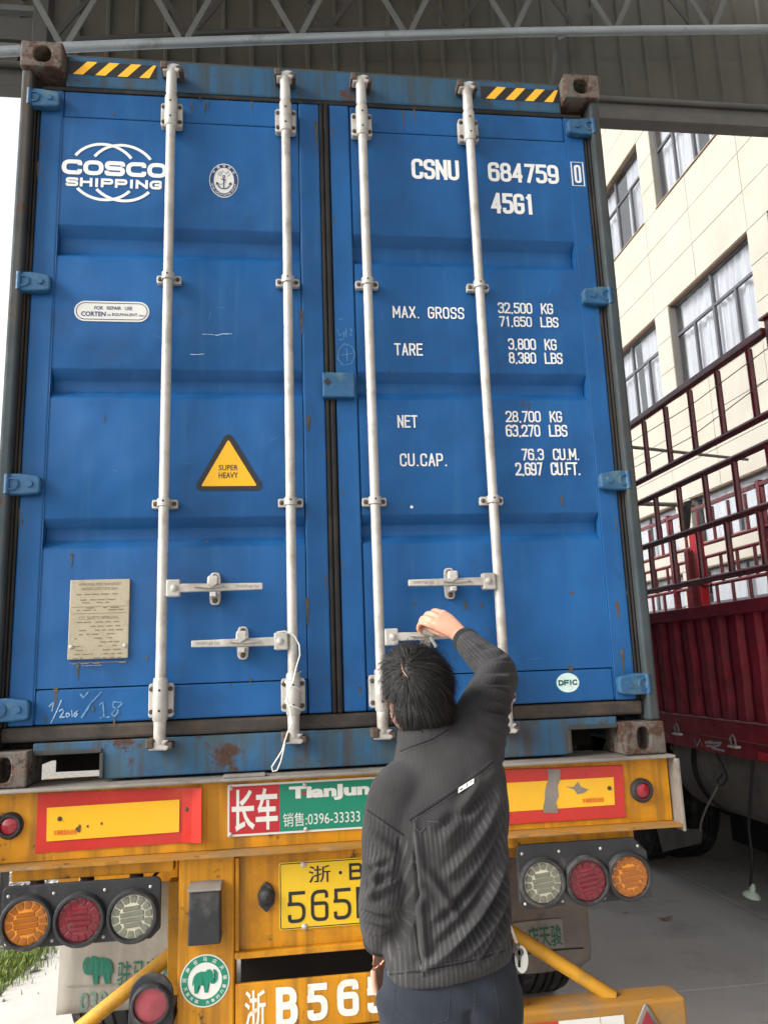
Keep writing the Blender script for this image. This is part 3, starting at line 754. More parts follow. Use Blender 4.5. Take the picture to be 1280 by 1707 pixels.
# rubber gaskets round the doors
obj('gasket', MB().box(-1.150, 1.150, DY + .002, DY + .05, 3.972, 3.990), 'gasket', cont, bevel=.005)
obj('gasket', MB().box(-1.168, 1.168, DY - .004, DY + .05, 1.392, 1.444), 'sillgasket', cont, bevel=.01)
for s in (-1, 1):
    obj('gasket', MB().box(min(s * 1.149, s * 1.160), max(s * 1.149, s * 1.160), DY - .004, DY + .05, 1.446, 3.970), 'gasket', cont, bevel=.004)
    obj('gasket', MB().box(min(s * 1.162, s * 1.171), max(s * 1.162, s * 1.171), DY - .012, DY + .05, 1.446, 3.970), 'gasket', cont, bevel=.004)
obj('gasket', MB().box(-.020, -.003, DY - .004, DY + .05, 1.446, 3.970), 'gasket', cont, bevel=.006)
obj('gasket', MB().box(-.001, .018, DY - .010, DY + .05, 1.446, 3.970), 'gasket', cont, bevel=.006)
obj('door_backing', MB().box(-1.165, 1.165, .112, .13, 1.40, 3.99), 'dark', cont)

# doors
GR = [(3.366, 3.226), (2.764, 2.645), (2.180, 2.064)]
def make_door(s):
    xa, xb = sorted((s * 1.060, s * .110))
    pr = [(3.846, DY)]
    for t, b in GR:
        d = .046
        pr += [(t + .006, DY), (t - .002, DY + .004), (t - .030, DY + d - .003), (t - .036, DY + d), (b + .046, DY + d), (b + .038, DY + d - .003), (b + .008, DY + .003), (b, DY)]
    pr += [(1.572, DY)]
    m = MB(); nx = 8
    v = []
    for i in range(nx + 1):
        x = xa + (xb - xa) * i / nx
        v += [(x, y, z) for z, y in pr]
    q = len(pr)
    m.add(v, [(i * q + j, (i + 1) * q + j, (i + 1) * q + j + 1, i * q + j + 1) for i in range(nx) for j in range(q - 1)])
    d = obj('door', m, 'door', cont)
    d['label'] = 'left blue corrugated door' if s < 0 else 'right blue corrugated door'
    for p in d.data.polygons: p.use_smooth = True
    d.data.set_sharp_from_angle(angle=R(50))
    st = lambda a, b, z0, z1, e: obj('stile' if z1 - z0 > 1 else 'rail', MB().box(min(s * a, s * b), max(s * a, s * b), DY - e, DY + .05, z0, z1), 'door', d, bevel=.006)
    st(1.062, 1.147, 1.448, 3.968, .003)
    st(.022, .107, 1.448, 3.968, .003)
    st(.110, 1.059, 3.850, 3.967, .0)
    st(.110, 1.059, 1.449, 1.568, .001)
    # vertical weld beads beside the stiles
    obj('weld_bead', MB().tube([(s * 1.0605, DY - .001, 1.46), (s * 1.0605, DY - .001, 3.96)], .0022, 6), 'door', d)
    # hinges
    for z in (3.905, 3.103, 2.305, 1.506):
        h = MB(); pts = [(s * 1.196, z - .040), (s * 1.196, z + .040), (s * 1.14, z + .040), (s * 1.075, z + .030), (s * 1.066, z + .022), (s * 1.066, z - .030), (s * 1.078, z - .036), (s * 1.12, z - .040)]
        if s > 0: pts = pts[::-1]
        h.prism(pts, .022, DY - .0035)
        hg = obj('hinge', h, 'hinge', d, bevel=.007)
        rg = MB().lathe([(.024, -.002), (.024, .003), (.018, .004), (.018, -.002)], (s * 1.165, .021, z), (0, -1, 0), 20)
        obj('pin_boss', rg, 'hinge', hg, smooth=True)
        obj('pin_boss', MB().lathe([(.013, -.002), (.012, .004)], (s * 1.105, .021, z), (0, -1, 0), 14), 'hinge', hg, smooth=True)
        obj('pin', MB().tube([(s * 1.182, .026, z - .036), (s * 1.182, .026, z + .036)], .012, 10), 'hinge', hg, smooth=True)
    return d
dl, dr = make_door(-1), make_door(1)

# locking bars
def locking_bar(x, hub, hz, tipx, catchx, hand=False, tilt=0):
    by = .010
    b = obj('locking_bar', MB().tube([(x, by, 1.40), (x, by, 4.02)], .0185, 20), 'galv', cont, smooth=True)
    def bracket(zc, h):
        m = MB(); w = .086
        pl = obj('bearing_bracket', MB().prism(rrect(x - w / 2, x + w / 2, zc - h / 2, zc + h / 2, .010, 4), .026, DY - .0045), 'galv', b, bevel=.003)
        obj('sleeve', MB().lathe([(.0215, -h / 2 - .012), (.0255, -h / 2 - .006), (.0255, h / 2 + .010), (.0235, h / 2 + .018), (.0195, h / 2 + .020)], (x, by, zc), (0, 0, 1), 22), 'galv', b, smooth=True)
        obj('neck', MB().box(x - .024, x + .024, by, .030, zc - h / 2 + .004, zc + h / 2 - .004), 'galv', b, bevel=.004)
        for dx in (-.033, .033):
            for dz in (-h / 2 + .020, h / 2 - .020):
                obj('bolt', MB().lathe([(.0085, 0), (.0085, .004), (.005, .008)], (x + dx, .0262, zc + dz), (0, -1, 0), 10), 'bolt', b)
        for dz in (-.035, .035):
            obj('hole', MB().lathe([(.0045, 0), (.0045, .0008)], (x, by - .0252, zc + dz), (0, -1, 0), 10), 'black_print', b)
    bracket(3.857, .108); bracket(1.518, .118)
    for zc in (3.129, 2.227):
        obj('guide_clamp', MB().prism(rrect(x - .047, x + .047, zc - .017, zc + .017, .007, 3), .034, DY - .0045), 'galv', b, bevel=.003)
        obj('guide_strap', MB().lathe([(.0190, -.016), (.0245, -.014), (.0245, .014), (.0190, .016)], (x, by, zc), (0, 0, 1), 20), 'galv', b, smooth=True)
        for dx in (-.034, .034):
            obj('bolt', MB().lathe([(.0085, 0), (.0085, .004), (.005, .008)], (x + dx, .0342, zc), (0, -1, 0), 10), 'bolt', b)
        obj('hole', MB().lathe([(.004, 0), (.004, .0008)], (x, by - .0242, zc + .003), (0, -1, 0), 10), 'black_print', b)
    # cams and keepers
    for z, s in ((4.035, 1), (1.385, -1)):
        obj('cam_neck', MB().lathe([(.0185, -.10 * s), (.0225, -.085 * s), (.0205, -.03 * s), (.0215, .012 * s), (.015, .022 * s)], (x, by, z), (0, 0, 1), 18), 'galv', b, smooth=True)
        cz = z + .018 * s
        cm = MB().prism([(x - .036, cz - .016), (x + .028, cz - .018), (x + .036, cz - .004), (x + .018, cz + .002), (x + .034, cz + .016), (x + .008, cz + .020), (x - .012, cz + .012), (x - .034, cz + .018)], by - .018, by + .026)
        obj('cam', cm, 'galvcast', b, bevel=.006)
        obj('cam_keeper', MB().box(x - .044, x - .016, -.014, DY - .002, cz - .010, cz + .024), 'bolt', b, bevel=.006)
        obj('cam_keeper', MB().box(x + .018, x + .046, -.006, DY - .002, cz - .016, cz + .010), 'bolt', b, bevel=.006)
    # handle: hub plate on the bar, forged lever, retaining catch on the door
    sg = 1 if tipx > x else -1
    hubp = obj('handle_hub', MB().box(min(x + sg * .016, x + sg * .066), max(x + sg * .016, x + sg * .066), -.016, .022, hz - .031, hz + .031), 'galv', b, bevel=.005)
    obj('rivet', MB().lathe([(.013, 0), (.012, .004), (.006, .008)], (x + sg * .045, -.0162, hz), (0, -1, 0), 14), 'galv', b, smooth=True)
    lx0 = x + sg * .060; n = 9; v = []; f = []
    for i in range(n):
        t = i / (n - 1); xx = lx0 + (tipx - lx0) * t; hh = .0165 - .004 * t; zz = hz + tilt * t
        yy = -.008; dd = .007
        v += [(xx, yy - dd, zz - hh * .92), (xx, yy - dd, zz + hh * .92), (xx, yy + dd, zz + hh), (xx, yy + dd, zz - hh)]
    f = [(i * 4 + k, i * 4 + (k + 1) % 4, (i + 1) * 4 + (k + 1) % 4, (i + 1) * 4 + k) for i in range(n - 1) for k in range(4)] + [(3, 2, 1, 0), tuple((n - 1) * 4 + k for k in range(4))]
    hd = obj('handle', MB().add(v, f), 'galv', b, bevel=.0025)
    # raised rib and cast grip marks
    xr0, xr1 = lx0 + (tipx - lx0) * .18, lx0 + (tipx - lx0) * .56
    obj('handle_rib', MB().prism([(min(xr0, xr1), hz + .002), ((xr0 + xr1) / 2, hz - .006), (max(xr0, xr1), hz + .002), ((xr0 + xr1) / 2, hz + .008)], -.026, -.010), 'galv', b, bevel=.003)
    g0, g1 = sorted((lx0 + (tipx - lx0) * .66, lx0 + (tipx - lx0) * .97))
    letter('DAEJIN', g0 + .008, (g0 + g1) / 2, hz - .006, hz + .006, -.0158, 'plate_ink', b, bold=.0)
    letter('WP 2V5', (g0 + g1) / 2 + .004, g1 - .004, hz - .007, hz + .004, -.0158, 'plate_ink', b, bold=.0)
    cp_ = obj('catch_plate', MB().prism(oval(catchx, hz, .021, .060, 24, 4), DY - .018, DY - .0045), 'galvcast', b, bevel=.004)
    for dz in (-.044, .044):
        obj('bolt', MB().lathe([(.010, 0), (.010, .005), (.006, .009)], (catchx, DY - .0182, hz + dz), (0, -1, 0), 8), 'bolt', b)
    if hand:
        obj('catch_flap', MB().prism([(catchx - .028, hz + .008), (catchx + .014, hz - .004), (catchx + .034, hz + .012), (catchx + .004, hz + .030), (catchx - .020, hz + .066), (catchx - .030, hz + .050)], -.034, -.022), 'galv', b, bevel=.003)
        obj('catch_arm', MB().bar((catchx + .006, -.026, hz - .004), (catchx + .028, -.022, hz - .042), .010, .010), 'galv', b, bevel=.002)
    else:
        obj('catch_flap', MB().prism([(catchx - .019, hz + .040), (catchx - .022, hz + .010), (catchx - .004, hz - .004), (catchx + .018, hz + .012), (catchx + .017, hz + .040)], -.036, -.016), 'galvcast', b, bevel=.005)
        obj('catch_lug', MB().box(catchx - .011, catchx + .011, -.034, DY - .019, hz - .036, hz - .018), 'galvcast', b, bevel=.003)
    return b
X = lambda px, py: onY(px, py, .0).x
Zp = lambda px, py: onY(px, py, .0).z
locking_bar(-.625, 1, Zp(288, 981), X(438, 978), X(357, 978))
locking_bar(-.162, -1, Zp(470, 1069), X(320, 1072), X(404, 1069))
locking_bar(.157, 1, Zp(655, 1062), X(770, 1060), X(712, 1060), hand=True)
locking_bar(.618, -1, Zp(818, 969), X(680, 968), X(753, 968))
# joint cover between the doors
a = onY(537, 621, .03); b_ = onY(592, 663, .03)
jc = obj('lock_box', MB().box(a.x, b_.x, .022, DY - .004, b_.z, a.z), 'hinge', cont, bevel=.006)
k = onY(546, 636, .02)
flat('lock_box_mark', MB().sheet([(k.x - .016, k.z), (k.x, k.z - .016), (k.x + .016, k.z), (k.x, k.z + .016)], .0205), 'black_print', jc)

# ---------------- print on the doors
TYD = DY - .002
W = 'white_print'
for s, tl, br, d in [('CSNU', (685, 264), (766, 301), dr), ('684759', (812, 270), (932, 307), dr), ('45G1', (817, 321), (891, 358), dr)]:
    pstext(s, tl, br, TYD, W, d, sw=.165, gap=.52)
tyf = DY - .0045
a = onY(951, 270, tyf); b_ = onY(974, 310, tyf)
bx = MB(); q = [(a.x, b_.z), (b_.x, b_.z), (b_.x, a.z), (a.x, a.z)]; ribbon(q, .0055, tyf, bx, True)
stext('0', a.x + .011, b_.x - .011, b_.z + .013, a.z - .013, tyf, W, dr, mb=bx, sw=.12)
flat('lettering', bx, W, dr)
for s, tl, br in [('MAX. GROSS', (654, 510), (774, 532)), ('TARE', (657, 572), (705, 593)), ('NET', (662, 692), (696, 713)), ('CU.CAP.', (666, 756), (746, 777))]:
    pstext(s, tl, br, TYD, W, dr, sw=.125, gap=.55, space=.9)
for s, tl, br in [('32,500 KG', (829, 504), (922, 526)), ('71,650 LBS', (831, 527), (931, 548)), ('3,800 KG', (846, 564), (928, 586)), ('8,380 LBS', (847, 587), (938, 609)),
                  ('28,700 KG', (842, 685), (937, 706)), ('63,270 LBS', (842, 708), (946, 730)), ('76.3 CU.M.', (868, 748), (966, 769)), ('2,697 CU.FT.', (858, 771), (968, 794))]:
    pstext(s, tl, (br[0], br[1] - 2), TYD, W, dr, sw=.135, gap=.42, space=1.5)
k = onY(686, 845, TYD); flat('dot_mark', MB().sheet(oval(k.x, k.z, .006, .006, 14), TYD), W, dr)
# shipping line logo
pstext('COSCO', (104, 265), (279, 297), TYD, W, dl, sw=.27, gap=.36, round_r=.42)
pstext('SHIPPING', (110.5, 295), (270, 316), TYD, W, dl, sw=.27, gap=.45, round_r=.38)
lg = MB()
def parc(cx, cy, hw, hh, a0, a1, w):
    pts = []; n = 22
    for i in range(n + 1):
        a = R(a0 + (a1 - a0) * i / n); p = onY(cx + hw * math.cos(a), cy - hh * math.sin(a) + (hw * math.cos(a)) * .06, TYD); pts.append((p.x, p.z))
    ribbon(pts, w, TYD - (.0006 if cx > 190 else 0), lg)
for cx, hw in ((173, 56), (205, 56)):
    off = (cx - 173) * .06
    parc(cx, 288.5 + off, hw, 48, 34, 146, .012)
    parc(cx, 287.0 + off, hw, 46, 219, 321, .012)
flat('logo_arcs', lg, W, dl)['kind'] = 'stuff'
# class society oval
k = onY(373.5, 301, TYD); rx, rz = .0585, .0775
flat('oval_seal', MB().sheet(oval(k.x, k.z, rx, rz, 40), TYD), 'label_white', dl)
mb = MB(); ribbon(oval(k.x, k.z, rx * .83, rz * .85, 40), .0150, TYD - .0006, mb, True)
sl = flat('seal_band', mb, 'navy', dl)
mb = MB(); ring_text('中国船级社', k.x, k.z, rx * .83, rz * .85, 145, 35, .011, .011, TYD - .0012, mb)
ring_text('CHINA CLASSIFICATION SOCIETY', k.x, k.z, rx * .83, rz * .85, 195, 345, .0085, .006, TYD - .0012, mb, inward=True)
flat('lettering', mb, 'label_white', dl)
mb = MB(); yy = TYD - .0012
ribbon([(k.x, k.z - .034), (k.x, k.z + .012)], .004, yy, mb); ribbon([(k.x - .010, k.z + .004), (k.x + .010, k.z + .004)], .003, yy, mb)
ribbon([(k.x + .026 * math.cos(R(a)), k.z - .012 + .026 * math.sin(R(a))) for a in range(200, 345, 10)], .0045, yy, mb)
for sx in (-1, 1): mb.add([(k.x + sx * .018, yy, k.z - .016), (k.x + sx * .032, yy, k.z - .022), (k.x + sx * .030, yy, k.z - .006)], [(0, 1, 2)])
ribbon(oval(k.x, k.z + .018, .005, .005, 12), .003, yy, mb, True)
flat('anchor_mark', mb, 'navy', dl)['kind'] = 'stuff'
mb = MB()
for sx in (-1, 1):
    ribbon([(k.x + sx * (.012 + .012 * math.sin(t * 3)), k.z + .040 - .02 * t) for t in [i / 8 for i in range(9)]], .0035, yy, mb)
ribbon([(k.x - .016, k.z + .022), (k.x - .004, k.z + .044), (k.x + .008, k.z + .030), (k.x + .018, k.z + .044)], .004, yy, mb)
ribbon([(k.x - .012 + .02 * math.sin(i * .9), k.z + .01 - i * .008) for i in range(5)], .0035, yy, mb)
flat('seal_ornament', mb, 'greyblue', dl)['kind'] = 'stuff'
# repair label
a = onY(125, 501, TYD); b_ = onY(249, 537, TYD); yl = TYD
flat('repair_label', MB().sheet(rrect(a.x, b_.x, b_.z, a.z, (a.z - b_.z) / 2 - .001, 8), yl), 'label_white', dl)
mb = MB(); e = .008; ribbon(rrect(a.x + e, b_.x - e, b_.z + e, a.z - e, (a.z - b_.z) / 2 - e - .001, 8), .003, yl - .0006, mb, True)
letter('FOR  REPAIR  USE', a.x + .075, b_.x - .065, a.z - .036, a.z - .021, yl - .0006, None, None, mb=mb, word=1.4)
letter('CORTEN', a.x + .026, a.x + .118, b_.z + .020, b_.z + .040, yl - .0006, None, None, mb=mb, bold=.03)
letter('OR', a.x + .124, a.x + .138, b_.z + .022, b_.z + .030, yl - .0006, None, None, mb=mb)
letter('EQUIVALENT', a.x + .142, a.x + .238, b_.z + .021, b_.z + .035, yl - .0006, None, None, mb=mb, bold=.02)
letter('ONLY', a.x + .242, a.x + .266, b_.z + .022, b_.z + .030, yl - .0006, None, None, mb=mb)
flat('lettering', mb, 'navy', dl)
# super heavy triangle
def tri(top, left, right, r, y):
    P = [Vector(p) for p in (left, right, top)]; out = []
    for i in range(3):
        p = P[i]; u = (P[i - 1] - p).normalized(); w = (P[(i + 1) % 3] - p).normalized(); h = (u + w).normalized()
        ang = u.angle(w) / 2; c = p + h * (r / math.sin(ang))
        a0 = math.atan2(*( (p + u * (r / math.tan(ang)) - c).yx)); a1 = math.atan2(*((p + w * (r / math.tan(ang)) - c).yx))
        while a1 < a0: a1 += 2 * math.pi
        for k in range(7): a = a0 + (a1 - a0) * k / 6; out.append((c.x + r * math.cos(a), c.y + r * math.sin(a)))
    return out
T = onY(381, 716, TYD); L = onY(321, 818, TYD); Rr = onY(443, 818, TYD)
zl = (L.z + Rr.z) / 2
flat('warning_label', MB().sheet(tri((T.x, T.z), (L.x, zl), (Rr.x, zl), .020, 0), TYD), 'black_print', dl)
flat('warning_panel', MB().sheet(tri((T.x, T.z - .040), (L.x + .032, zl + .018), (Rr.x - .032, zl + .018), .004, 0), TYD - .0008), 'yellow_label', dl)
mb = MB()
pletter('SUPER', (365, 775), (397, 784), TYD - .0016, None, None, mb=mb, bold=.01); pletter('HEAVY', (365, 787.5), (397, 797), TYD - .0016, None, None, mb=mb, bold=.01)
flat('lettering', mb, 'black_print', dl)
# data plate
a = onY(118, 967, DY - .008); b_ = onY(214, 1097, DY - .008)
dp = obj('data_plate', MB().box(a.x, b_.x, DY - .009, DY - .001, b_.z, a.z), 'dataplate', dl, bevel=.003)
obj('rivet', MB().lathe([(.008, 0), (.007, .003), (.003, .005)], (a.x + .012, DY - .0092, b_.z + .045), (0, -1, 0), 12), 'galv', dl)
obj('rivet', MB().lathe([(.008, 0), (.007, .003), (.003, .005)], (b_.x - .012, DY - .0092, b_.z + .045), (0, -1, 0), 12), 'galv', dl)
mb = MB(); yy = DY - .0098; pw = b_.x - a.x
letter('APPROVED FOR TRANSPORT', a.x + .03, b_.x - .03, a.z - .022, a.z - .012, yy, None, None, mb=mb, bold=0)
letter('UNDER CUSTOMS SEAL', a.x + .04, b_.x - .04, a.z - .038, a.z - .028, yy, None, None, mb=mb, bold=0)
letter('CSC SAFETY APPROVAL', a.x + .035, b_.x - .035, a.z - .143, a.z - .132, yy, None, None, mb=mb, bold=0)
rr = random.Random(3)
for zz in [.055, .075, .085, .104, .112, .155] + [.17 + .014 * i for i in range(9)] + [.30, .308]:
    x = a.x + .015 + rr.uniform(0, .03)
    while x < b_.x - .03:
        w = rr.uniform(.006, .03)
        if rr.random() < .72: mb.add([(x, yy, a.z - zz), (x + w, yy, a.z - zz), (x + w, yy, a.z - zz + .0035), (x, yy, a.z - zz + .0035)], [(0, 1, 2, 3)])
        x += w + rr.uniform(.003, .014)
for zz in (.098, .122, .296): ribbon([(a.x + .008, a.z - zz), (b_.x - .008, a.z - zz)], .0015, yy, mb)
flat('print_marks', mb, 'plate_ink', dp)
# DFIC oval
k = onY(946, 1138, TYD)
flat('oval_sticker', MB().sheet(oval(k.x, k.z, .045, .036, 30), TYD), 'teal_label', dr)
stext('DFIC', k.x - .037, k.x + .037, k.z - .010, k.z + .011, TYD - .0008, 'ink_green', dr, sw=.26, gap=.5)
# hazard stripes on the header ends
for xa, xb in (((115, 93), (261, 118)), ((800, 136), (930, 158))):
    a = onY(*xa, DY - .002); b_ = onY(*xb, DY - .002)
    z1 = 4.110 if xa[0] < 500 else 4.105; z0 = z1 - .062; x0, x1 = a.x, b_.x
    hb = flat('hazard_strip', MB().sheet([(x0, z0), (x1, z0), (x1, z1), (x0, z1)], DY - .0015), 'hazard_k', cont)
    w = (x1 - x0) / 4.0; sl_ = .055
    for i in range(4):
        p0 = x0 + .02 + i * w
        q = [(p0, z0), (p0 + w * .46, z0), (min(x1, p0 + w * .46 + sl_), z1), (min(x1, p0 + sl_), z1)]
        if p0 + w * .46 > x1: q = [(p0, z0), (x1, z0), (x1, z1), (min(x1, p0 + sl_), z1)]
        flat('hazard_stripe', MB().sheet(q, DY - .0024), 'hazard_y', hb)
# chalk writing
def chalk(strokes, w, d, y=TYD, mt='chalk'):
    mb = MB()
    for st in strokes:
        pts = []
        for i in range(len(st) - 1):
            for t in (0, .33, .66): pts.append((st[i][0] + (st[i + 1][0] - st[i][0]) * t, st[i][1] + (st[i + 1][1] - st[i][1]) * t))
        pts.append(st[-1]); pts = [onY(px, py, y) for px, py in pts]
        ribbon([(p.x, p.z) for p in pts], [w * random.uniform(.5, 1.3) for _ in pts], y, mb)
    flat('chalk_mark', mb, mt, d)['kind'] = 'stuff'
chalk([[(337, 557), (352, 557.5), (362, 559), (372, 556.5), (387, 556.5)], [(317, 590.5), (328, 591), (341, 590)],
       [(82, 1178), (88, 1172), (90, 1170), (87, 1186)], [(85, 1206), (95, 1186), (103, 1167)], [(99, 1186), (104, 1182), (107, 1186), (100, 1196), (109, 1195)], [(113, 1188), (110, 1192), (113, 1196), (117, 1191), (113, 1188)], [(120, 1184), (121, 1195)],
       [(131, 1184), (125, 1188), (130, 1190), (126, 1195), (123, 1192), (131, 1184)]], .0035, dl, DY - .003)
chalk([[(134, 1157), (140, 1163), (148, 1153)], [(136, 1197), (152, 1172), (170, 1153)], [(166, 1175), (172, 1170), (174, 1197)], [(166, 1197), (183, 1195)], [(203, 1171), (190, 1170), (188, 1177), (198, 1185), (192, 1194), (186, 1190), (205, 1172)]], .006, dl, DY - .003, 'chalk_faint')
chalk([[(564, 533), (573, 531)], [(562, 548), (566, 560), (574, 553), (573, 565), (564, 567)], [(577, 548), (577, 562)], [(582, 550), (586, 548), (586, 560), (582, 556)],
       [(575, 572), (565, 582), (563, 598), (572, 609), (586, 606), (592, 590), (586, 577), (575, 574)], [(578, 580), (579, 602)], [(568, 592), (588, 589)]], .0028, dr, DY - .0045, 'chalk_faint')
# cord tied round the second locking bar
cd = MB(); pts = [onY(*q, -.03) for q in [(461, 1054), (475, 1052), (491, 1060), (499, 1075), (500, 1092), (494, 1112), (489, 1135), (482, 1150), (478, 1165), (484, 1185), (487, 1205), (480, 1220), (474, 1238)]]
cd.tube(pts, .0024, 6)
loop = [onY(*q, -.03) for q in [(474, 1238), (470, 1252), (461, 1266), (453, 1279), (455, 1286), (462, 1284), (468, 1270), (473, 1250), (475, 1240)]]
cord = thing('wire_seal', 'white cord looped around the locking bar beside the centre seam', 'cord', tuple(pts[0]))
obj('cord_run', cd, 'wire_white', cord, smooth=True)
obj('cord_loop', MB().tube(loop, .0024, 6), 'wire_white', cord, smooth=True)
wp = [(-.162 + .028 * math.cos(t * .55), .010 + .028 * math.sin(t * .55), 1.60 - .006 * t) for t in range(24)]
obj('cord_wrap', MB().tube(wp, .0022, 6), 'wire_white', cord, smooth=True)

# rust spots and short drips on the doors
rr = random.Random(21)
def spot(px, py, d, s_=1.0, drip=0.0, y=DY - .0012):
    p = onY(px, py, y); r = rr.uniform(.003, .006) * s_; pts = []
    for k in range(11):
        a = 2 * math.pi * k / 11; q = r * rr.uniform(.6, 1.3)
        pts.append((p.x + q * math.cos(a), p.z + q * math.sin(a) * 1.2))
    mb = MB().sheet(pts, y)
    if drip > 0: mb.add([(p.x - r * .7, y - .0004, p.z), (p.x + r * .7, y - .0004, p.z), (p.x + r * .3, y - .0004, p.z - drip), (p.x - r * .2, y - .0004, p.z - drip * .9)], [(3, 2, 1, 0)])
    o = flat('rust_mark', mb, 'rustspot', d); o['kind'] = 'stuff'
for px, py, s_, dr_ in [(120, 925, 1.6, .05), (94, 1150, 1.8, .06), (245, 1096, 1.2, 0), (345, 903, 1, 0), (418, 1133, 1.3, .02), (385, 1140, 1, .02), (420, 170, 1.2, .05), (190, 190, .9, 0), (300, 520, .8, 0), (175, 694, .8, .03), (352, 1000, .8, 0), (130, 1110, 1.2, .05)]:
    spot(px, py, dl, s_, dr_)
for px, py, s_, dr_ in [(672, 185, 1.6, .09), (690, 183, 1.4, .07), (676, 295, 1, 0), (692, 1006, 1.2, .0), (735, 1000, 1, 0), (776, 1008, 1.5, .02), (812, 1046, 1, .01), (803, 1010, 1, 0), (952, 988, 1.3, 0), (936, 830, 1.4, .04), (742, 603, 1, 0), (880, 672, 1.6, .03), (870, 666, 1.3, .05), (950, 1113, 1.8, .04), (725, 980, 1, 0), (654, 620, 1, 0)]:
    spot(px, py, dr, s_, dr_)
for px, py, s_, dr_ in [(1028, 1007, 2.6, .06), (1036, 1085, 1.5, .12), (995, 560, 1.2, .03)]: spot(px, py, dr, s_, dr_, DY - .0036)
for px, py, s_, dr_ in [(502, 520, 1.5, .10), (514, 700, 2.0, .05), (512, 1000, 1.8, .10), (527, 205, 1.6, .12), (600, 1147, 1.3, .03)]: spot(px, py, dl, s_, dr_, DY - .0036)

for _ in range(46):
    d, s_ = (dl, -1) if rr.random() < .5 else (dr, 1)
    x = s_ * rr.choice((rr.uniform(1.125, 1.146), rr.uniform(.024, .04), rr.uniform(.12, 1.05))); z = rr.uniform(1.46, 3.95) if abs(x) > 1.1 or abs(x) < .05 else rr.choice((rr.uniform(1.452, 1.475), rr.uniform(3.94, 3.965), rr.uniform(1.46, 1.56)))
    y = DY - .0038; r = rr.uniform(.0015, .004); L_ = rr.uniform(.004, .03) if rr.random() < .7 else rr.uniform(.03, .08)
    mb = MB().sheet([(x - r, z), (x - r * .4, z - L_ * .7), (x + r * .2, z - L_), (x + r * .8, z - L_ * .5), (x + r, z + r), (x, z + r * 1.6)], y)
    flat('rust_mark', mb, 'rustspot', d)
for _ in range(14):      # fine pale scratches
    d, s_ = (dl, -1) if rr.random() < .5 else (dr, 1)
    x, z = s_ * rr.uniform(.15, 1.0), rr.choice((rr.uniform(1.6, 2.0), rr.uniform(2.25, 2.6), rr.uniform(2.8, 3.15))); a = rr.uniform(-.5, .5) + (1.57 if rr.random() < .6 else 0); L_ = rr.uniform(.015, .05)
    mb = MB(); ribbon([(x, z), (x + L_ * .5 * math.cos(a) + .002, z + L_ * .5 * math.sin(a)), (x + L_ * math.cos(a), z + L_ * math.sin(a))], .0012, DY - .0014, mb)
    flat('scratch', mb, 'chalk_faint', d)
# ================================================================== SEMI-TRAILER
tr = thing('semi_trailer', 'yellow container semi-trailer with rear beam, lamp clusters and plates under the container', 'trailer', (0, 1.3, 0))
WY = .018                                    # face of the rear beam web
obj('rear_beam', MB().box(-1.226, 1.222, WY, WY + .012, 1.012, 1.236), 'tyellow', tr)
obj('top_flange', MB().box(-1.235, 1.235, -.032, .22, 1.237, 1.248), 'steelgrey', tr, bevel=.003)
lf = MB(); n = 60; v = []
for i in range(n + 1):
    x = -1.23 + 2.455 * i / n; e = random.uniform(-.003, .003)
    v += [(x, -.050 + e, 1.000), (x, -.050 + e, 1.010), (x, .20, 1.011), (x, .20, .999)]
lf.add(v, [(i * 4 + k, i * 4 + (k + 1) % 4, (i + 1) * 4 + (k + 1) % 4, (i + 1) * 4 + k) for i in range(n) for k in range(4)] + [(3, 2, 1, 0), (n * 4, n * 4 + 1, n * 4 + 2, n * 4 + 3)])
obj('bottom_flange', lf, 'tyellow2', tr)
obj('under_rail', MB().box(-1.09, -.57, .0, .06, .955, .998), 'tyellow', tr, bevel=.004)
obj('under_rail', MB().box(.57, 1.06, .0, .06, .955, .998), 'tyellow', tr, bevel=.004)
for s in (-1, 1):
    obj('end_plate', MB().box(min(s * 1.228, s * 1.238), max(s * 1.228, s * 1.238), -.052, .21, .985, 1.236), 'steelgrey', tr, bevel=.002)
a = onY(380, 1288, 0); obj('packing_plate', MB().box(-.405, -.262, -.022, .02, 1.2485, 1.258), 'steelgrey', tr, bevel=.002)
# chassis rails, cross members, gussets
for s in (-1, 1):
    x = s * .46
    obj('chassis_rail', MB().add([(x + a, y, z) for y in (.19, 11.6) for a, z in ((-.08, .62), (.08, .62), (.08, .64), (.012, .64), (.012, 1.0), (.08, 1.0), (.08, 1.02), (-.08, 1.02), (-.08, 1.0), (-.012, 1.0), (-.012, .64), (-.08, .64))],
        [tuple(range(12))[::-1], tuple(range(12, 24))] + [(i, (i + 1) % 12, 12 + (i + 1) % 12, 12 + i) for i in range(12)]), 'tyellow', tr)
    obj('side_rail', MB().box(s * 1.15 - .04, s * 1.15 + .04, 2.6, 11.6, 1.05, 1.2), 'tyellow', tr, bevel=.005)
    obj('gusset', MB().box(min(s * .62, s * 1.0), max(s * .62, s * 1.0), .52, .535, .80, 1.0), 'tyellow', tr, bevel=.004)
for y in (.45, 2.1, 3.4, 4.7, 6.5, 8.5, 10.5):
    obj('cross_member', MB().box(-1.18, 1.18, y + .1, y + .2, 1.03, 1.2), 'tyellow', tr, bevel=.005)
obj('deck_plate', MB().box(-.9, .9, .25, 1.0, 1.205, 1.22), 'dark', tr)
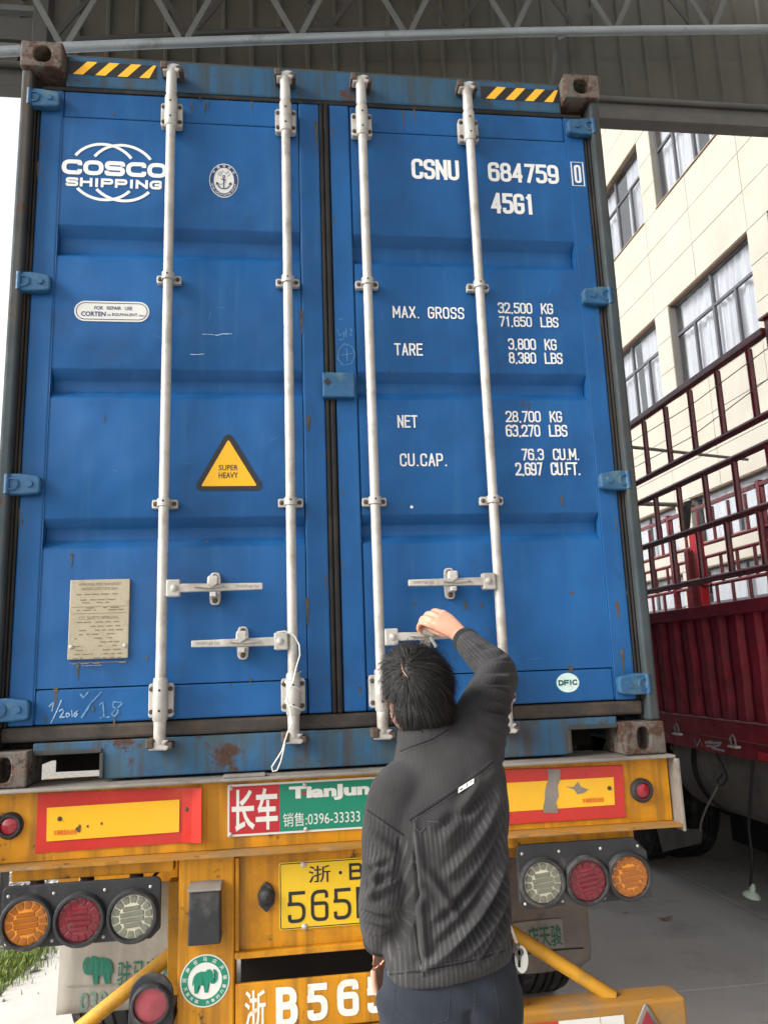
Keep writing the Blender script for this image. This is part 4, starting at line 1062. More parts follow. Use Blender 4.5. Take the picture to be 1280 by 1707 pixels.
# rear posts, plate panel
for s in (-1, 1):
    obj('rear_post', MB().box(min(s * .552, s * .368), max(s * .552, s * .368), -.004, .14, .34, .997), 'tyellow', tr, bevel=.006)
obj('plate_panel', MB().box(-.3665, .3665, .016, .03, .690, .996), 'tyellow', tr)
obj('panel_lip', MB().box(-.3665, .3665, -.006, .03, .668, .689), 'tyellow', tr, bevel=.004)
obj('panel_lip', MB().box(-.3665, -.352, .002, .0155, .690, .985), 'tyellow', tr, bevel=.003)
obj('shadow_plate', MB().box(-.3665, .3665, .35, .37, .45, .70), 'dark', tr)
# stencilled plate board
sb = obj('number_board', MB().box(-.366, .366, .0, .014, .44, .592), 'tyellow', tr, bevel=.004)
sy = -.0015
letter('浙', onY(408, 1650, 0).x, onY(443, 1650, 0).x, .452, .570, sy, 'stencil', sb, bold=.012)
for ch, px0, px1, z0, z1 in (('B', 460, 496, .452, .572), ('5', 512, 546, .462, .574), ('6', 562, 598, .466, .578), ('5', 612, 646, .468, .580)):
    stext(ch, onY(px0, 1660, 0).x, onY(px1, 1660, 0).x, z0, z1, sy, 'stencil', sb, sw=.19)
# underrun bumper
bp = obj('bumper', MB().box(-1.18, 1.186, -.02, .10, .285, .434), 'tyellow2', tr, bevel=.010)
for x0, x1, mt in ((.60, .72, 'refl_red'), (.72, .87, 'label_white'), (.87, .955, 'label_white'), (-.75, -.6, 'refl_red'), (-.9, -.75, 'label_white')):
    flat('reflective_tape', MB().sheet([(x0 + .001, .345), (x1 - .001, .345), (x1 - .001, .398), (x0 + .001, .398)], -.0215), mt, bp)
t = onY(1074, 1672, -.02)
obj('triangle_reflector', MB().prism([(t.x - .078, .30), (t.x + .078, .30), (t.x + .004, t.z), (t.x - .004, t.z)], -.028, -.0205), 'steelgrey', bp, bevel=.003)
obj('reflector_face', MB().prism([(t.x - .055, .306), (t.x + .055, .306), (t.x, t.z - .022)], -.034, -.0285), 'lens_red', bp)
for s in (-1, 1):
    obj('bumper_stay', MB().box(min(s * .56, s * .60), max(s * .56, s * .60), .10, .16, .36, .9), 'braceyellow', tr, bevel=.004)
    obj('brace', MB().tube([(s * .50, .15, .715), (s * .95, .05, .425)], .0245, 14), 'braceyellow', tr, smooth=True)
# black box, bump stop, sticker on the post
obj('lamp_box', MB().hexa([(-.514, -.062, .737), (-.408, -.062, .737), (-.408, -.005, .737), (-.514, -.005, .737)], [(-.512, -.062, .902), (-.410, -.062, .902), (-.410, -.005, .902), (-.512, -.005, .902)]), 'blackplate', tr, bevel=.006)
obj('lamp_box_lid', MB().hexa([(-.516, -.072, .902), (-.406, -.072, .902), (-.406, -.005, .908), (-.516, -.005, .908)], [(-.516, -.072, .910), (-.406, -.072, .910), (-.406, -.005, .922), (-.516, -.005, .922)]), 'steelgrey', tr, bevel=.003)
k = onY(444, 1497, .0)
obj('rubber_buffer', MB().prism([(k.x, k.z - .048), (k.x + .026, k.z - .022), (k.x + .030, k.z + .010), (k.x + .018, k.z + .036), (k.x, k.z + .050), (k.x - .018, k.z + .036), (k.x - .030, k.z + .010), (k.x - .026, k.z - .022)], .003, .0158), 'rubber', tr, bevel=.004)
obj('buffer_dome', MB().lathe([(.027, 0), (.024, .012), (.014, .020), (.0, .023)], (k.x, .003, k.z + .004), (0, -1, 0), 20), 'rubber', tr, smooth=True)
kx, kz, yy = -.463, .613, -.0055
st = flat('round_sticker', MB().sheet(oval(kx, kz, .080, .080, 44), yy), 'label_white', tr)
mb = MB(); ribbon(oval(kx, kz, .0655, .0655, 44), .0205, yy - .0006, mb, True); flat('sticker_band', mb, 'sign_green', st)
mb = MB(); ring_text('河南驻马店天骏', kx, kz, .0655, .0655, 175, 5, .0135, .0135, yy - .0012, mb, bold=.01)
ring_text('天骏车辆 大象的力量', kx, kz, .0655, .0655, 198, 342, .0115, .0115, yy - .0012, mb, bold=.01, inward=True)
flat('lettering', mb, 'label_white', st)
mb = MB(); elephant(kx - .040, kx + .042, kz - .036, kz + .036, yy - .0012, mb); flat('elephant_mark', mb, 'sign_green', st)
# rear marker boards
def corner_q(px):
    return [(onY(*q, WY).x, onY(*q, WY).z) for q in px]
for red, yel, side in (([(60, 1422), (337, 1402), (337, 1311), (60, 1323)], [(79, 1402), (318, 1385), (319, 1331), (80, 1346)], -1), ([(760, 1380), (1042, 1362), (1037, 1275), (752, 1286)], [(785, 1357), (1023, 1341), (1021, 1295), (782, 1308)], 1)):
    q = corner_q(red)
    if side < 0:
        m = MB(); n = 16; v = []
        for i in range(n + 1):      # right end curls away from the beam
            t = i / n; x = q[0][0] + (q[1][0] - q[0][0]) * t; c = max(0, (t - .86) / .14)
            y = WY - .004 - .03 * c * c
            z0 = q[0][1] + (q[1][1] - q[0][1]) * t - .012 * c * c * 0; z1 = q[3][1] + (q[2][1] - q[3][1]) * t
            v += [(x, y, z0), (x, y, z1), (x, y + .003, z1), (x, y + .003, z0)]
        m.add(v, [(i * 4 + k, i * 4 + (k + 1) % 4, (i + 1) * 4 + (k + 1) % 4, (i + 1) * 4 + k) for i in range(n) for k in range(4)] + [(3, 2, 1, 0), (n * 4, n * 4 + 1, n * 4 + 2, n * 4 + 3)])
        bd = obj('marker_board', m, 'refl_red', tr)
    else:
        bd = obj('marker_board', MB().prism(q, WY - .006, WY - .001), 'refl_red', tr, bevel=.002)
    yq = corner_q(yel)
    if side < 0: yq = [yq[0], (min(yq[1][0], q[0][0] + (q[1][0] - q[0][0]) * .86), yq[1][1]), (min(yq[2][0], q[0][0] + (q[1][0] - q[0][0]) * .86), yq[2][1]), yq[3]]
    yb = WY - .0075
    flat('marker_panel', MB().sheet(yq, yb), 'refl_yellow', bd)
    if side < 0:
        pletter('车辆尾部标志板', (90, 1384), (129, 1391), yb - .0008, 'refl_ink', bd, bold=.01)
        sp_ = [(100, 1365), (312, 1349)]
    else:
        pletter('车辆尾部标志板', (970, 1331), (1007, 1337), yb - .0008, 'refl_ink', bd, bold=.01)
        sp_ = [(1015, 1314), (838, 1341)]
        # torn strip of grey tape and scuff
        L_, R_ = [], []
        for i in range(9):
            py = 1282 + 73 * i / 8; w = 9 + 3 * random.random(); cx = 924 - 1.2 * i + random.uniform(-1.5, 1.5) + (4 if i == 8 else 0)
            p = onY(cx - w, py, yb - .001); r = onY(cx + w, py, yb - .001); L_.append((p.x, p.z)); R_.append((r.x, r.z))
        flat('torn_tape', MB().sheet(L_ + R_[::-1], yb - .0012), 'steelgrey', bd)
        cs = [onY(*q_, yb - .001) for q_ in [(941, 1311), (955, 1312), (963, 1303), (968, 1312), (981, 1316), (972, 1322), (962, 1324), (956, 1316)]]
        flat('scuff_mark', MB().sheet([(p.x, p.z) for p in cs][::-1], yb - .0012), 'steelgrey', bd)
    for q_ in sp_:
        p = onY(*q_, yb); obj('rivet', MB().lathe([(.008, 0), (.007, .003), (.002, .005)], (p.x, yb, p.z), (0, -1, 0), 12), 'bolt', bd)
    if side < 0:
        for q_, s_ in (((132, 1381), .012), ((147, 1377), .006), ((170, 1373), .005)):
            p = onY(*q_, yb); flat('chip_mark', MB().sheet([(p.x + s_ * random.uniform(.4, 1) * math.cos(a), p.z + s_ * random.uniform(.5, 1.3) * math.sin(a)) for a in [k_ * .7 for k_ in range(9)]], yb - .0012), 'bolt', bd)
# small round end lamps
for px, py, in ((18, 1376), (1068, 1317)):
    p = onY(px, py, WY)
    ring = obj('end_lamp', MB().lathe([(.043, 0), (.043, .010), (.036, .020), (.029, .020), (.027, .008)], (p.x, WY, p.z), (0, -1, 0), 28), 'rubber', tr, smooth=True)
    obj('end_lamp_lens', MB().lathe([(.029, .004), (.027, .014), (.016, .020), (0, .022)], (p.x, WY, p.z), (0, -1, 0), 24), 'lens_round', ring, smooth=True)
# maker sign
a = onY(380, 1311, WY); zt, zb_ = 1.218, 1.055
sg = obj('maker_sign', MB().prism(rrect(a.x, .30, zb_ - .004, zt + .004, .004, 2), WY - .005, WY - .001), 'label_white', tr)
xm = onY(466, 1350, WY).x; ys = WY - .0058
rp = flat('sign_panel', MB().sheet([(a.x + .006, zb_ + .003), (xm, zb_ + .003), (xm, zt - .003), (a.x + .006, zt - .003)], ys), 'sign_red', sg)
gp = flat('sign_panel', MB().sheet([(xm + .0005, zb_ + .003), (.294, zb_ + .003), (.294, zt - .003), (xm + .0005, zt - .003)], ys), 'sign_green', sg)
letter('长车', a.x + .014, xm - .006, zb_ + .012, zt - .012, ys - .0008, 'label_white', rp, bold=.022)
p0, p1 = onY(482, 1320, ys), onY(617, 1347, ys)
letter('TianJun', p0.x, p1.x, 1.152, 1.205, ys - .0008, 'label_white', gp, bold=.05)
k = onY(506.5, 1322, ys); flat('sign_dot', MB().sheet(oval(k.x, k.z, .006, .006, 12), ys - .0016), 'sign_red', gp)
p0, p1 = onY(472, 1360, ys), onY(596, 1380, ys)
letter('销售:0396-33333', p0.x, p1.x + .01, 1.072, 1.118, ys - .0008, 'label_white', gp, bold=.0)
for q_ in ((385, 1314), (384, 1391), (508, 1308), (510, 1382)):
    p = onY(*q_, ys); obj('rivet', MB().lathe([(.0075, 0), (.006, .003), (.002, .005)], (p.x, ys, p.z), (0, -1, 0), 12), 'galv', sg)
# licence plate
ya = .012
lp = obj('licence_plate', MB().prism(rrect(-.219, .221, .741, .957, .008, 3), ya, ya + .0035), 'plate_yellow', tr, bevel=.001)
mb = MB(); ribbon(rrect(-.214, .216, .746, .952, .007, 3), .003, ya - .0006, mb, True)
letter('浙', -.118, -.042, .885, .940, ya - .0006, None, None, mb=mb, bold=.006)
mb.sheet(oval(-.008, .912, .006, .006, 10), ya - .0006)
stext('B', .022, .070, .886, .940, ya - .0006, None, None, mb=mb, sw=.17)
for ch, x0 in (('5', -.190), ('6', -.112), ('5', -.034), ('D', .044)):
    stext(ch, x0, x0 + .060, .762, .862, ya - .0006, None, None, mb=mb, sw=.115)
flat('lettering', mb, 'black_print', lp)
for q_ in ((506, 1441), (508, 1545)):
    p = onY(*q_, ya); obj('screw', MB().lathe([(.011, 0), (.009, .004), (.003, .007)], (p.x, ya, p.z), (0, -1, 0), 14), 'galv', lp, smooth=True)
# tail lamp clusters: black plate, three round lamps, rubber mounts
def lamp(cx, cz, y, col, par):
    r = .0665
    hs_ = obj('lamp_rim', MB().lathe([(.084, -.004), (.084, .012), (.078, .022), (.071, .022), (.067, .010)], (cx, y, cz), (0, -1, 0), 36), 'rubber', par, smooth=True)
    obj('lens', MB().lathe([(.0675, .004), (.0665, .010), (.045, .0135), (0, .0150)], (cx, y, cz), (0, -1, 0), 32), col, hs_, smooth=True)
    cells = col + '2'; base = None
    rot = random.uniform(-.3, .3)
    for k in range(14):
        a = 2 * math.pi * k / 14 + rot
        da = math.pi / 14 * .82
        q = [(cx + rr_ * math.cos(aa), cz + rr_ * math.sin(aa)) for rr_, aa in ((.0425, a - da), (.052, a - da * 1.05), (.063, a - da * .92), (.0645, a), (.063, a + da * .92), (.052, a + da * 1.05), (.0425, a + da))]
        obj('lens_cell', MB().prism(q, y - .0152, y - .010), cells, hs_, bevel=.0022, seg=2)
    for j in range(4):
        hw = .038 if j in (1, 2) else .028
        z = cz + (.0255 - .017 * j); ca, sa = math.cos(rot * .6), math.sin(rot * .6)
        q = [(cx + dx * ca - (z - cz + dz) * sa, cz + dx * sa + (z - cz + dz) * ca) for dx, dz in ((-hw, -.0070), (hw, -.0070), (hw, .0070), (-hw, .0070))]
        obj('lens_cell', MB().prism(q, y - .0175, y - .012), cells, hs_, bevel=.0015, seg=1)
for side, cs in ((-1, [(46, 1537, 'lens_amber'), (134, 1532, 'lens_red'), (222, 1526, 'lens_clear')]), (1, [(903, 1470, 'lens_clear'), (977, 1467, 'lens_red'), (1047, 1460, 'lens_amber')])):
    y = -.030
    x0, x1 = (-1.105, -.605) if side < 0 else (.610, 1.090)
    z0, z1 = .760, .950
    if side > 0: z0, z1 = .760, .972
    ch_ = .03 if side < 0 else .02
    poly = [(x0 + .02, z0), (x1 - ch_, z0), (x1, z0 + ch_), (x1, z1 - .012), (x1 - .012, z1), (x0 + .012, z1), (x0, z1 - .012), (x0, z0 + .02)]
    if side > 0: poly = [(x0 + .02, z0), (x1 + .004, z0 + .006), (x1, z1 - .05), (x1 - .045, z1), (x0 + .012, z1), (x0, z1 - .012), (x0, z0 + .02)]
    cl = obj('lamp_cluster', MB().prism(poly, y, y + .012), 'blackplate', tr, bevel=.004)
    obj('cluster_housing', MB().box(x0 + .02, x1 - .03, y + .0125, y + .085, z0 + .03, z1 - .03), 'rubber', cl, bevel=.01)
    for px, py, col in cs:
        p = onY(px, py, y); lamp(p.x, p.z, y, col, cl)
    for i in range(3):
        xm_ = x0 + (x1 - x0) * (.18, .5, .82)[i]
        pr = []
        for k in range(9): pr += [(.020, .0 - k * .008), (.024, -.004 - k * .008)]
        obj('rubber_mount', MB().lathe(pr, (xm_, .03, .962), (0, 0, 1), 16), 'rubber', cl)
    for fx in (.02, .32, .66, .97):
        for zz in (z0 + .018, z1 - .03):
            obj('screw', MB().lathe([(.0055, 0), (.005, .002), (.002, .004)], (x0 + .01 + (x1 - x0 - .03) * fx, y, zz), (0, -1, 0), 10), 'galv', cl)
obj('cable', MB().tube([onY(*q, .1) for q in [(282, 1420), (278, 1435), (268, 1448), (256, 1462)]], .006, 8), 'wire_black', tr, smooth=True)
# round lamps on bent brackets beside the posts
for s in (-1, 1):
    cx, cz = s * .630, .567; y = -.028
    if s > 0: continue
    pl = [(cx - .070, .44), (cx + .070, .44), (cx + .070, cz + .02)] + [(cx + .070 * math.cos(R(a)), cz + .02 + .070 * math.sin(R(a))) for a in range(15, 180, 15)] + [(cx - .070, cz + .02)]
    br_ = obj('lamp_bracket', MB().prism(pl, y, y + .010), 'blackplate', tr, bevel=.003)
    rm_ = obj('lamp_rim', MB().lathe([(.064, -.002), (.064, .014), (.058, .022), (.053, .022), (.051, .010)], (cx, y, cz), (0, -1, 0), 32), 'rubber', br_, smooth=True)
    obj('lens', MB().lathe([(.053, .004), (.051, .013), (.03, .018), (0, .020)], (cx, y, cz), (0, -1, 0), 28), 'lens_pink', br_, smooth=True)
    obj('bracket_arm', MB().box(min(s * .56, s * .69), max(s * .56, s * .69), y + .0105, .10, .50, .54), 'blackplate', tr)
# mud flaps
def flap(s, mt):
    x0, x1 = (-1.085, -.565) if s < 0 else (.60, 1.085)
    yb = .60; n = 8; m = MB(); v = []
    z0, z1 = .325, .80
    def yc(t): return yb + .045 * math.sin(t * 2.2) * (1 - t)
    pts = rrect(x0, x1, z0, z1, .05 if s > 0 else .015, 5)
    bmx = MB()
    rows_ = 14; cols = 10
    for j in range(rows_ + 1):
        z = z0 + (z1 - z0) * j / rows_
        ins = 0
        if s > 0 and z - z0 < .06: ins = .06 - math.sqrt(max(0, .06 ** 2 - (.06 - (z - z0)) ** 2))
        for i in range(cols + 1):
            x = x0 + ins * .3 + (x1 - ins - x0 - ins * .3) * i / cols
            v.append((x, yc(1 - j / rows_) + .006 * math.sin(i * .9 + j * .4), z))
    f = [(j * (cols + 1) + i, j * (cols + 1) + i + 1, (j + 1) * (cols + 1) + i + 1, (j + 1) * (cols + 1) + i) for j in range(rows_) for i in range(cols)]
    fl = obj('mud_flap', m.add(v, f), mt, tr)
    sm = fl.modifiers.new('solid', 'SOLIDIFY'); sm.thickness = .006
    for p in fl.data.polygons: p.use_smooth = True
    obj('flap_hanger', MB().box(x0 - .01, x1 + .01, yb - .008, yb + .03, z1 - .01, z1 + .03), 'tyellow2', fl)
    def conform(o, e=.010):
        for w_ in o.data.vertices:
            t_ = max(0, min(1, (z1 - w_.co.z) / (z1 - z0))); i_ = (w_.co.x - x0) / (x1 - x0) * cols; j_ = rows_ * (1 - t_)
            w_.co.y = yc(t_) + .006 * math.sin(i_ * .9 + j_ * .4) - e
        return o
    return fl, yb + .012, conform
fl, yf, cf = flap(-1, 'flap')
seam = onY(200, 1637, yf - .004)
mb = MB(); ribbon([(-1.05 + .024 * i, seam.z) for i in range(21)], .004, yf, mb); cf(flat('flap_seam', mb, 'flap_dark', fl))
mb = MB(); a = onY(140, 1592, yf); b_ = onY(189, 1637, yf); elephant(a.x, b_.x, b_.z, a.z, yf - .002, mb, flip=True); cf(flat('elephant_mark', mb, 'green_print', fl))
a = onY(198, 1596, yf); b_ = onY(302, 1627, yf)
cf(letter('驻马店天骏', a.x, b_.x + .02, b_.z - .01, a.z - .012, yf - .002, 'green_print', fl, bold=.012))
a = onY(135, 1652, yf); b_ = onY(206, 1678, yf)
cf(letter('0396-', a.x, b_.x, b_.z, a.z, yf - .004, 'green_faint', fl, bold=.02))
for q_ in ((127, 1640), (222, 1633)):
    p = onY(*q_, yf); obj('bolt', MB().lathe([(.006, 0), (.005, .004)], (p.x, yf, p.z), (0, -1, 0), 10), 'bolt', fl)
fl, yf, cf = flap(1, 'flap_dark')
a = onY(872, 1536, yf); b_ = onY(939, 1578, yf)
mb = MB(); [mb.add([(a.x - .1 + (b_.x - a.x + .1) * i / 8, yf, b_.z + (a.z - b_.z) * j) for i in range(9) for j in (0, 1)], [(2 * i, 2 * i + 2, 2 * i + 3, 2 * i + 1) for i in range(8)])]; pt = cf(flat('flap_label', mb, 'flap_grey', fl), .0125)
a = onY(877, 1544, yf); b_ = onY(936, 1574, yf)
cf(letter('店天骏', a.x, b_.x, b_.z, a.z, yf - .003, 'green_dark', pt, bold=.012), .0165)
seam = onY(920, 1583, yf)
mb = MB(); ribbon([(.62 + .0215 * i, seam.z) for i in range(21)], .005, yf, mb); cf(flat('flap_seam', mb, 'dark', fl))
# wheels
def tyre_mesh(cx, cy, r, w, s):
    m = MB(); pr = [(r * .60, -w / 2 * .8), (r * .66, -w / 2), (r * .90, -w / 2), (r * .975, -w / 2 * .88)]
    for g0, g1 in ((-.55, -.47), (-.17, -.09), (.09, .17), (.47, .55)):
        pr += [(r, w / 2 * (g0 - .02)), (r - .014, w / 2 * g0), (r - .014, w / 2 * g1), (r, w / 2 * (g1 + .02))]
    pr += [(r * .975, w / 2 * .88), (r * .90, w / 2), (r * .66, w / 2), (r * .60, w / 2 * .8)]
    return m.lathe(pr, (cx, cy, r), (1, 0, 0), 48)
def wheel(par, s, xs_, y, r=.50, w=.27, rimmat='steelgrey'):
    hub = obj('wheel', MB().lathe([(.0, .10), (.10, .10), (.12, .04), (.20, .03), (.28, .0), (.30, -.10), (.12, -.10)], (xs_[0], y, r), (s, 0, 0), 32), rimmat, par, smooth=True)
    for x in xs_:
        t = obj('tyre', tyre_mesh(x, y, r, w, s), 'tyre', hub)
        for p in t.data.polygons: p.use_smooth = True
        t.data.set_sharp_from_angle(angle=R(30))
for y in (1.32, 2.62, 3.92):
    for s in (-1, 1): wheel(tr, s, (s * 1.0, s * .70), y, .5, .25)
    obj('axle', MB().tube([(-1.0, y, .5), (1.0, y, .5)], .075, 14), 'dark', tr, smooth=True)
    for s in (-1, 1): obj('leaf_spring', MB().box(s * .46 - .04, s * .46 + .04, y - .5, y + .5, .56, .615), 'dark', tr)
for s in (-1, 1):
    obj('landing_leg', MB().box(s * .5 - .06, s * .5 + .06, 9.4, 9.55, 0, 1.0), 'tyellow', tr)
# ================================================================== MAROON STAKE TRUCK
TX = 2.45; TX2 = 4.80; TY0, TY1 = -2.6, 9.2
tk = thing('stake_truck', 'dark maroon stake-bed truck with corrugated side and pipe railings beside the container', 'truck', (3.6, 1.8, 0))
zl_, zp, ztop = 1.205, 1.905, 3.36
def side(x, s):
    # corrugated lower panel
    m = MB(); pr = []; y = TY0; p = .186
    while y < TY1:
        pr += [(x, y), (x, y + p * .42), (x + s * .035, y + p * .52), (x + s * .035, y + p * .88)]; y += p
    q = len(pr); nz = 14; v = []
    for j in range(nz + 1):
        z = zl_ + .004 + (zp - .07 - zl_) * j / nz
        for a, b in pr:
            d = .006 * math.sin(b * 2.1 + z * 3) + .004 * math.sin(b * 9 + z * 7 + 1) * math.sin(z * 11)
            v.append((a + d, b, z))
    m.add(v, [(j * q + i, j * q + i + 1, (j + 1) * q + i + 1, (j + 1) * q + i) for j in range(nz) for i in range(q - 1)])
    pn = obj('side_panel', m, 'maroon', tk)
    obj('panel_cap', MB().box(x - .03, x + .05, TY0, TY1, zp - .075, zp), 'maroon', tk, bevel=.006)
    obj('bed_ledge', MB().box(x - .012, x + .06, TY0, TY1, zl_ - .105, zl_), 'maroon', tk, bevel=.005)
    obj('bed_rail', MB().box(x + .004, x + .07, TY0, TY1, 1.00, zl_ - .108), 'maroon', tk, bevel=.004)
    obj('ledge_edge', MB().box(x - .016, x + .0, TY0, TY1, zl_ + .0005, zl_ + .006), 'pale_line', tk)  # thin pale strips along the ledge edges
    obj('ledge_edge', MB().box(x - .004, x + .003, TY0, TY1, zl_ - .110, zl_ - .1055), 'pale_line', tk)
    # stake gates
    rails = [ztop, 2.90, 2.745, 2.41, 2.08]
    ygates = ((.86, 2.72), (2.80, 4.6), (4.68, 6.6), (6.7, 8.9), (-1.0, .70))
    for g0, g1 in ygates:
        for k, z in enumerate(rails):
            if k == 0: obj('rail', MB().bar((x, g0, z - .02), (x, g1, z - .02), .045, .045), 'maroon_rail', tk, bevel=.004)
            else: obj('rail', MB().tube([(x, g0, z - .015), (x, g1, z - .015)], .022, 10), 'maroon_rail', tk, smooth=True)
        for (za, zb), off in (((2.90, ztop - .04), 0.0), ((2.41, 2.745), .06), ((2.08, 2.41), .24)):
            y = g1 - .02 - off
            while y > g0:
                obj('baluster', MB().tube([(x, y, za), (x, y, zb - .02)], .020, 8), 'maroon_rail', tk, smooth=True)
                y -= .335
    for y in (.80, 2.76, 4.64, 6.65, 9.0, -1.1):
        obj('stake_post', MB().box(x - .02, x + .05, y - .03, y + .03, zl_, ztop + .03), 'maroon_rail', tk, bevel=.004)
    obj('post_cap', MB().box(x - .04, x + .07, .755, .845, ztop + .031, ztop + .045), 'maroon_rail', tk)
side(TX, 1)
side(TX2, -1)
# wires strung along the near rail
for z0, z1 in ((3.20, 3.22), (3.00, 3.06)):
    obj('wire', MB().tube([(TX - .03, 2.7, z0), (TX - .03, 1.7, z0 - .02), (TX - .03, .82, z1)], .003, 5), 'steelgrey', tk)
obj('bed_floor', MB().box(TX + .07, TX2 - .07, TY0, TY1, 1.10, 1.16), 'dark', tk)
obj('cross_pole', MB().tube([onX(1040, 744, TX + .25), onX(1245, 766, TX2 - .1)], .016, 8), 'grey_pole', tk, smooth=True)
a = onX(1000, 838, TX + .4); b = onX(1155, 842, TX + 1.5)
obj('hanging_pole', MB().tube([a, b], .022, 8), 'grey_pole', tk, smooth=True)
c = onX(1140, 842, TX + 1.4)
m = MB(); v = []; n = 10
for j in range(7):
    t = j / 6
    for i in range(n + 1):
        u = i / n; w = .30 * (1 - .85 * t)
        v.append((c.x + .03 * math.sin(u * 14 + t * 2), c.y + (u - .45) * w + .05 * t, c.z + .02 - .33 * t + .015 * math.sin(u * 9)))
m.add(v, [(j * (n + 1) + i, j * (n + 1) + i + 1, (j + 1) * (n + 1) + i + 1, (j + 1) * (n + 1) + i) for j in range(6) for i in range(n)])
obj('rag', m, 'cloth_dark', tk, smooth=True)
# red inner gate posts
p = onX(1171, 1000, TX2 - .35)
obj('gate_post', MB().box(p.x - .05, p.x + .05, p.y - .07, p.y + .07, 1.17, 3.0), 'brightred', tk, bevel=.01)
obj('gate_post', MB().box(p.x - .16, p.x - .08, p.y - .06, p.y + .02, 1.17, 2.75), 'maroon_rail', tk, bevel=.01)
for z in (2.02, 2.36):
    obj('gate_chain', MB().tube([(p.x - .07, p.y - .09, z), (p.x, p.y - .10, z - .03), (p.x + .07, p.y - .09, z), (p.x + .05, p.y - .10, z - .10)], .012, 6), 'dark', tk)
# headboard at the far end, chassis
obj('headboard', MB().box(TX + .08, TX2 - .08, TY1 - .06, TY1, 1.17, 1.9), 'maroon', tk)
for x in (3.2, 4.05): obj('chassis_rail', MB().box(x - .04, x + .04, TY0, TY1 + 1.6, .78, 1.05), 'dark', tk)
obj('cab', MB().prism([(TX + .05, .5), (TX2 - .05, .5), (TX2 - .05, 3.0), (TX + .25, 3.0), (TX + .05, 2.6)], TY1 + .3, TY1 + 2.0), 'brightred', tk, bevel=.1)
# fuel tank with end caps and straps
ty0, ty1 = -1.2, 2.62; tc = Vector((TX + .42, 0, .885)); tr_ = .345
tank = obj('fuel_tank', MB().lathe([(0, ty0 - .06), (tr_ * .8, ty0 - .03), (tr_, ty0 + .03), (tr_, ty1 - .03), (tr_ * .8, ty1 + .03), (0, ty1 + .06)], tc, (0, 1, 0), 40), 'tank', tk, smooth=True)
for y in (.4, 1.35, 2.3):
    obj('tank_strap', MB().lathe([(tr_ + .001, y - .03), (tr_ + .006, y - .03), (tr_ + .006, y + .03), (tr_ + .001, y + .03)], tc, (0, 1, 0), 40), 'dark', tank)
for x in (3.45, 4.3): obj('under_blocker', MB().box(x - .32, x + .32, -1.5, 3.0, .22, .98), 'dark', tk)  # added dark blocks that keep light out from under the bed
# wheels and flap
for y in (3.55, 4.95):
    wheel(tk, -1, (2.66, 2.98), y, .50, .26)
    wheel(tk, 1, (4.6, 4.28), y, .50, .26)
    obj('axle', MB().tube([(2.7, y, .5), (4.5, y, .5)], .08, 12), 'dark', tk)
wheel(tk, -1, (2.66,), TY1 + 1.0, .50, .26); wheel(tk, 1, (4.6,), TY1 + 1.0, .50, .26)
fa = [onY(*q, 2.9) for q in [(1094, 1380), (1170, 1382), (1168, 1405), (1104, 1420)]]
obj('wheel_flap', MB().prism([(p.x, p.z) for p in fa][::-1], 2.895, 2.905), 'tank', tk)
# latches, worn paint marks, red reflector
for px, py in ((1133, 1222), (1228, 1243)):
    p = onX(px, py, TX - .012)
    lt = obj('latch', MB().box(TX - .05, TX - .014, p.y - .045, p.y + .045, p.z - .012, p.z + .002), 'galvcast', tk, bevel=.004)
    obj('latch_ring', MB().tube([(TX - .034, p.y - .022, p.z), (TX - .036, p.y - .026, p.z + .045), (TX - .034, p.y, p.z + .062), (TX - .036, p.y + .026, p.z + .045), (TX - .034, p.y + .022, p.z)], .006, 8), 'steelgrey', lt)
def side_stroke(pts, w, mb):
    P = [onX(*q, TX + .0025) for q in pts]; v = []
    for i, p in enumerate(P): v += [(p.x, p.y, p.z + w / 2), (p.x, p.y, p.z - w / 2)]
    mb.add(v, [(2 * i, 2 * i + 1, 2 * i + 3, 2 * i + 2) for i in range(len(P) - 1)])
mb = MB()
for st_ in ([(1156, 1231), (1161, 1244)], [(1161, 1244), (1166, 1232)], [(1166, 1232), (1170, 1245)], [(1174, 1238), (1185, 1236), (1190, 1241)], [(1176, 1243), (1190, 1245), (1200, 1241)], [(1186, 1247), (1198, 1250), (1207, 1252)], [(1180, 1239), (1202, 1238)]):
    side_stroke(st_, .012, mb)
me_ = flat('print_marks', mb, 'greyblue', tk)
p0, p1 = onX(1263, 1256, TX), onX(1300, 1268, TX)
obj('side_reflector', MB().box(TX - .003, TX + .003, p1.y, p0.y, p0.z - .035, p0.z + .01), 'brightred', tk)
# pipes and hoses under the bed
for pts, r in (([(1120, 1245), (1140, 1262), (1158, 1276), (1168, 1280)], .022), ([(1165, 1242), (1163, 1260), (1160, 1282)], .018)):
    obj('air_pipe', MB().tube([onX(*q, TX + .10) for q in pts], r, 10), 'tank', tk, smooth=True)
obj('hose', MB().tube([onX(*q, TX + .02) for q in [(1194, 1255), (1196, 1262), (1204, 1275), (1212, 1296), (1205, 1308), (1197, 1310), (1195, 1301), (1204, 1290)]], .006, 6), 'wire_black', tk, smooth=True)
obj('hose', MB().tube([onX(*q, TX + .02) for q in [(1197, 1308), (1188, 1325), (1176, 1348), (1168, 1370), (1166, 1385)]], .007, 6), 'grey_pole', tk, smooth=True)
